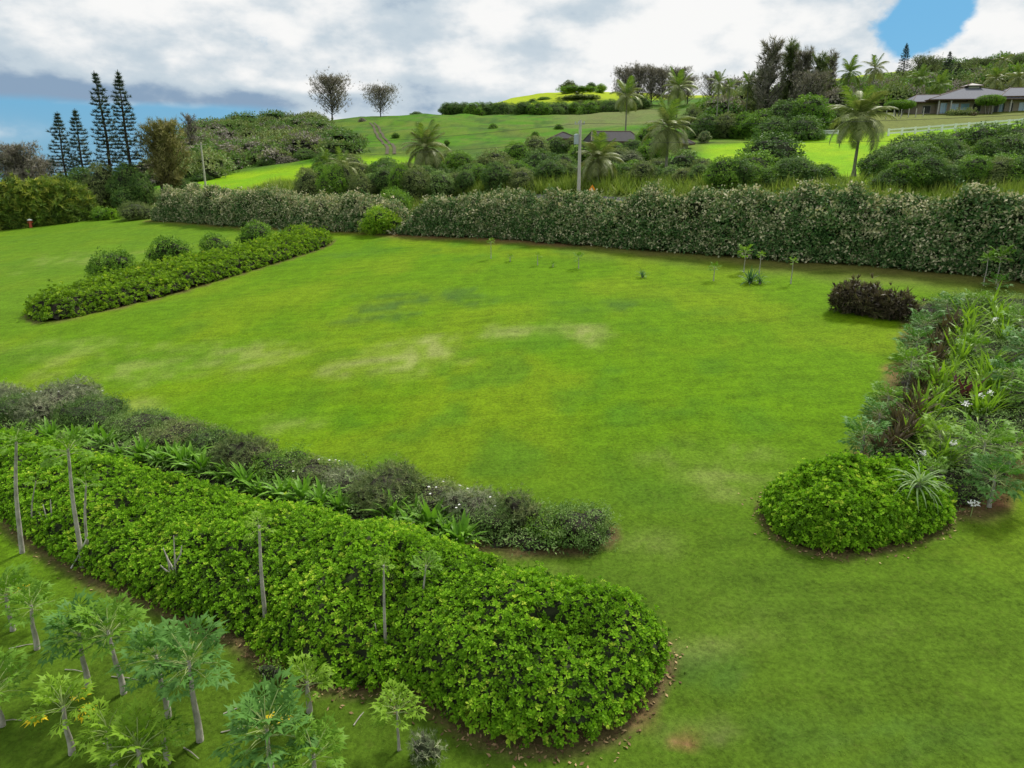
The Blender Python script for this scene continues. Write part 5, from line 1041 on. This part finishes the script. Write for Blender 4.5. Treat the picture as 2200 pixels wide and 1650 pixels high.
# ------------------------------------------------------------------ white fence: every post and rail its own part
white = solid_mat('white_paint', (.80, .80, .78), (.74, .74, .72), .5, 3, 0)
def fence(p0, p1, n, h, label, rails=2, sz=.15):
    P = np.array([hit(*(np.array(p0)+(np.array(p1)-np.array(p0))*i/n)) for i in range(n+1)]); root = empty('white_fence', P[0], label=label, cat='fence'); Q = P-P[0]
    pm = MB(); pm.box((-sz, -sz, -.1), (sz, sz, h)); me = pm.build('post', white, data_only=True)
    for q in Q: o = link('post', me, root); o.location = q
    for i in range(n):
        a_, b_ = Q[i], Q[i+1]; L = np.linalg.norm(b_[:2]-a_[:2]); rz = math.atan2(b_[1]-a_[1], b_[0]-a_[0])
        for z in np.linspace(h*.36, h*.84, rails):
            mb = MB(); m_ = .14; ux = np.array([math.cos(rz), math.sin(rz), 0]); uy = np.array([-math.sin(rz), math.cos(rz), 0])*.03
            A_, B_ = a_+ux*(sz+.003)+[0, 0, z], b_-ux*(sz+.003)+[0, 0, z]; v = [A_-uy-[0, 0, m_], B_-uy-[0, 0, m_], B_+uy-[0, 0, m_], A_+uy-[0, 0, m_], A_-uy+[0, 0, m_], B_-uy+[0, 0, m_], B_+uy+[0, 0, m_], A_+uy+[0, 0, m_]]
            mb.add(v, [(0, 3, 2, 1), (4, 5, 6, 7), (0, 1, 5, 4), (1, 2, 6, 5), (2, 3, 7, 6), (3, 0, 4, 7)]); mb.build('rail', white, root)
fence((1908, 292), (2195, 270), 10, 1.35, 'long white post-and-rail fence below the lawn of the right-hand house')
fence((1716, 291), (1800, 289), 3, .9, 'short low piece of white fence left of the large coconut palm', 2, .07)
# ------------------------------------------------------------------ the large house on the right
roofm = solid_mat('grey_shingle', (.15, .155, .18), (.12, .125, .15), .9, 3, .3); fascia = solid_mat('brown_fascia', (.12, .075, .055), None, .7, 3, 0); wallm = solid_mat('tan_wall', (.30, .25, .19), (.26, .215, .165), .85, 2, .1)
winm = bpy.data.materials.new('window_glass'); winm.use_nodes = True; b_ = winm.node_tree.nodes['Principled BSDF']; b_.inputs['Base Color'].default_value = c4(.22, .36, .44); b_.inputs['Roughness'].default_value = .08; b_.inputs['Specular IOR Level'].default_value = .8
lightm = solid_mat('pale_roof_cap', (.50, .47, .43), (.42, .40, .37), .8, 3, 0); postm = solid_mat('pale_post', (.46, .44, .40), None, .7, 3, 0)
def hip(root, x0, x1, y0, y1, z0, z1, ridge=0, eave=.25, name='roof', mat=None, axis='x'):
    mb = MB(); cx, cy = (x0+x1)/2, (y0+y1)/2; r0, r1 = cx-ridge/2, cx+ridge/2
    t = [(x0, y0, z0), (x1, y0, z0), (x1, y1, z0), (x0, y1, z0), (r0, cy, z1), (r1, cy, z1)]; b = [(v[0], v[1], z0-eave) for v in t[:4]]
    mb.add(t, [(0, 1, 5, 4), (2, 3, 4, 5)], .5, 0); mb.add(t, [(1, 2, 5), (3, 0, 4)], .5, 0)
    mb.add(t[:4]+b, [(0, 4, 5, 1), (1, 5, 6, 2), (2, 6, 7, 3), (3, 7, 4, 0), (4, 7, 6, 5)], .5, 1); o = mb.build(name, [mat or roofm, fascia], root)
    mb = MB()
    for s_, e_ in ((0, 4), (3, 4), (1, 5), (2, 5)):
        a1, b1 = np.array(t[s_], float), np.array(t[e_], float); mb.tube([a1+[0, 0, .04], b1+[0, 0, .04]], .09, 5)
    if ridge > 0: mb.tube([np.array(t[4])+[0, 0, .04], np.array(t[5])+[0, 0, .04]], .09, 5)
    mb.build('ridge_cap', fascia, o); return o
def wallbox(root, x0, x1, y0, y1, z0, z1): mb = MB(); mb.box((x0, y0, z0), (x1, y1, z1)); return mb.build('wall', wallm, root)
def window(root, x0, x1, y, z0, z1, n=1, mat=None, name='window'):
    mb = MB(); f_ = .07
    for a, b, c, d in ((x0, x1, z0, z0+f_), (x0, x1, z1-f_, z1), (x0, x0+f_, z0+f_, z1-f_), (x1-f_, x1, z0+f_, z1-f_)): mb.box((a, y-.10, c), (b, y-.003, d))
    o = mb.build(name, postm, root); w_ = (x1-x0-2*f_)/n
    for i in range(n): m2 = MB(); m2.box((x0+f_+i*w_+(.02 if i else 0), y-.05, z0+f_), (x0+f_+(i+1)*w_-(.02 if i < n-1 else 0), y-.02, z1-f_)); m2.build('pane', mat or winm, o)
    return o
HY = 186.0; kx = ppm(np.array([80, HY, 30])); p = hit(2085, 247); HX = (2085-1100)/kx; zb = gz(HX, HY)+.1
house = empty('bungalow', (HX, HY, zb), -.10, label='wide single-storey house with grey hipped roof and pale roof lantern on the right', cat='house')
X_ = lambda px: (px-2085)/kx
zr = lambda row: CZ+HY*tz(row)-zb
wallbox(house, X_(1985), X_(2030), 1.5, 10, -.9, zr(216)); wallbox(house, X_(2022), X_(2118), .2, 12, -.9, zr(214)); wallbox(house, X_(2112), X_(2165), 1.2, 12, -.9, zr(211)); wallbox(house, X_(2160), X_(2330), .6, 12, -.9, zr(210))
hip(house, X_(1966), X_(2080), 0, 14, zr(217), zr(196), 5.5, name='roof'); hip(house, X_(1995), X_(2235), -1.6, 17, zr(213.5), zr(178), 1.6, name='roof'); hip(house, X_(2140), X_(2400), -1.2, 14, zr(208), zr(183), 18, name='roof')
lan = MB(); lan.box((X_(2105), 6.4, zr(183)), (X_(2126), 9.0, zr(177))); lo_ = lan.build('lantern_base', postm, house); hip(house, X_(2098), X_(2133), 5.6, 9.8, zr(177), zr(170), .1, .12, 'lantern_roof', lightm)
window(house, X_(1995), X_(2012), 1.5, .2, 2.0, 2, dmetal); window(house, X_(2026), X_(2040), .2, .0, 2.5, 2); window(house, X_(2046), X_(2064), .2, .7, 2.3, 2); window(house, X_(2068), X_(2086), .2, .7, 2.3, 2)
window(house, X_(2093), X_(2110), .2, .3, 2.3, 1, dmetal, 'doorway'); window(house, X_(2140), X_(2150), 1.2, 0, 2.4, 1, dmetal, 'doorway'); window(house, X_(2151), X_(2161), 1.2, 0, 2.4, 1); window(house, X_(2169), X_(2177), .6, 0, 2.4, 1, dmetal, 'doorway'); window(house, X_(2188), X_(2206), .6, 0, 2.5, 2); window(house, X_(2240), X_(2262), .6, .6, 2.3, 2)
for px in (2018, 2043, 2128, 2164): mb = MB(); mb.box((X_(px)-.13, -1.2, -.9), (X_(px)+.13, -.94, zr(214))); mb.build('post', postm, house)
def topiary(px, row, w_, hpx, trunk_px, label, Y=182):
    p, h = spot(px, Y, row); w = w_/ppm(p); th = h*.52; root = empty('clipped_tree', p, label=label, cat='tree')
    L_ = [((x_*w*.5, y_*w*.3, th+(h-th)*.5), (w*.26, w*.26, (h-th)*.5)) for x_, y_ in ((-.5, 0), (0, .3), (.5, 0), (0, -.4), (-.25, .2), (.28, -.2))]
    mb = crown(L_, .2, 40, CT, seed=3); mb.build('crown', [M['green'], M['core']], root)['kind'] = 'stuff'
    for i in range(3): mb = MB(); mb.tube([(w*.1*(i-1), 0, 0), (w*.2*(i-1), 0, th*1.2)], [.14, .10], 6); mb.build('trunk', M['bark'], root, True)
topiary(2130, 206, 56, 20, 0, 'flat-topped clipped tree in front of the house door'); topiary(1935, 217, 60, 15, 0, 'flat-topped clipped tree left of the house')
px_shrub('shrub', 2078, 248, 66, 7, 'olive', .5, 8, CT, 5, label='low hedge-like shrub below the house windows', cat='shrub'); px_shrub('shrub', 2094, 249, 12, 8, 'bronze', .4, 12, CT, 4, label='small brown round shrub before the house', cat='shrub')
gr = empty('rail_fence', hit(1905, 255), label='thin grey wire fence left of the house', cat='fence')
for i in range(6):
    q = hit(1903+i*16, 256-i*1.2)-np.array(gr.location); mb = MB(); mb.box((q[0]-.07, q[1]-.07, q[2]), (q[0]+.07, q[1]+.07, q[2]+1.9)); mb.build('post', postm, gr)
# ------------------------------------------------------------------ dark-roofed house in the trees
dr = solid_mat('dark_shingle', (.045, .042, .046), (.032, .031, .034), .9, 3, .3)
HY = 138.0; zb = gz((1320-1100)/F*.95*HY, HY); kx = ppm(np.array([20, HY, zb])); hx_ = (1320-1100)/kx
h2_ = empty('dark_roof_house', (hx_, HY, zb), .12, label='low house with a dark brown hipped roof half hidden by the belt of trees', cat='house'); X_ = lambda px: (px-1320)/kx
zr = lambda row: CZ+HY*tz(row)-zb
wallbox(h2_, X_(1290), X_(1362), 1, 7, -1, zr(304)); hip(h2_, X_(1268), X_(1382), 0, 9, zr(303), zr(279), 7.5, name='roof', mat=dr); window(h2_, X_(1327), X_(1340), 1, zr(313), zr(305), 1, lightm)
wallbox(h2_, X_(1415), X_(1500), 4, 9, -1, zr(306)); hip(h2_, X_(1408), X_(1512), 3, 11, zr(305), zr(288), 6.5, name='roof', mat=dr)
HY = 136.0; zb = gz((1212-1100)/F*.95*HY, HY); hx_ = (1212-1100)/kx; sh = empty('outbuilding', (hx_, HY, zb), .1, label='small dark pyramid roof peeping over the trees left of the power pole', cat='shed')
zr = lambda row: CZ+HY*tz(row)-zb
wallbox(sh, -2, 2, .8, 4.4, -.5, zr(297)); hip(sh, -2.6, 2.6, 0, 5.2, zr(297), zr(282), .2, name='roof', mat=dr)
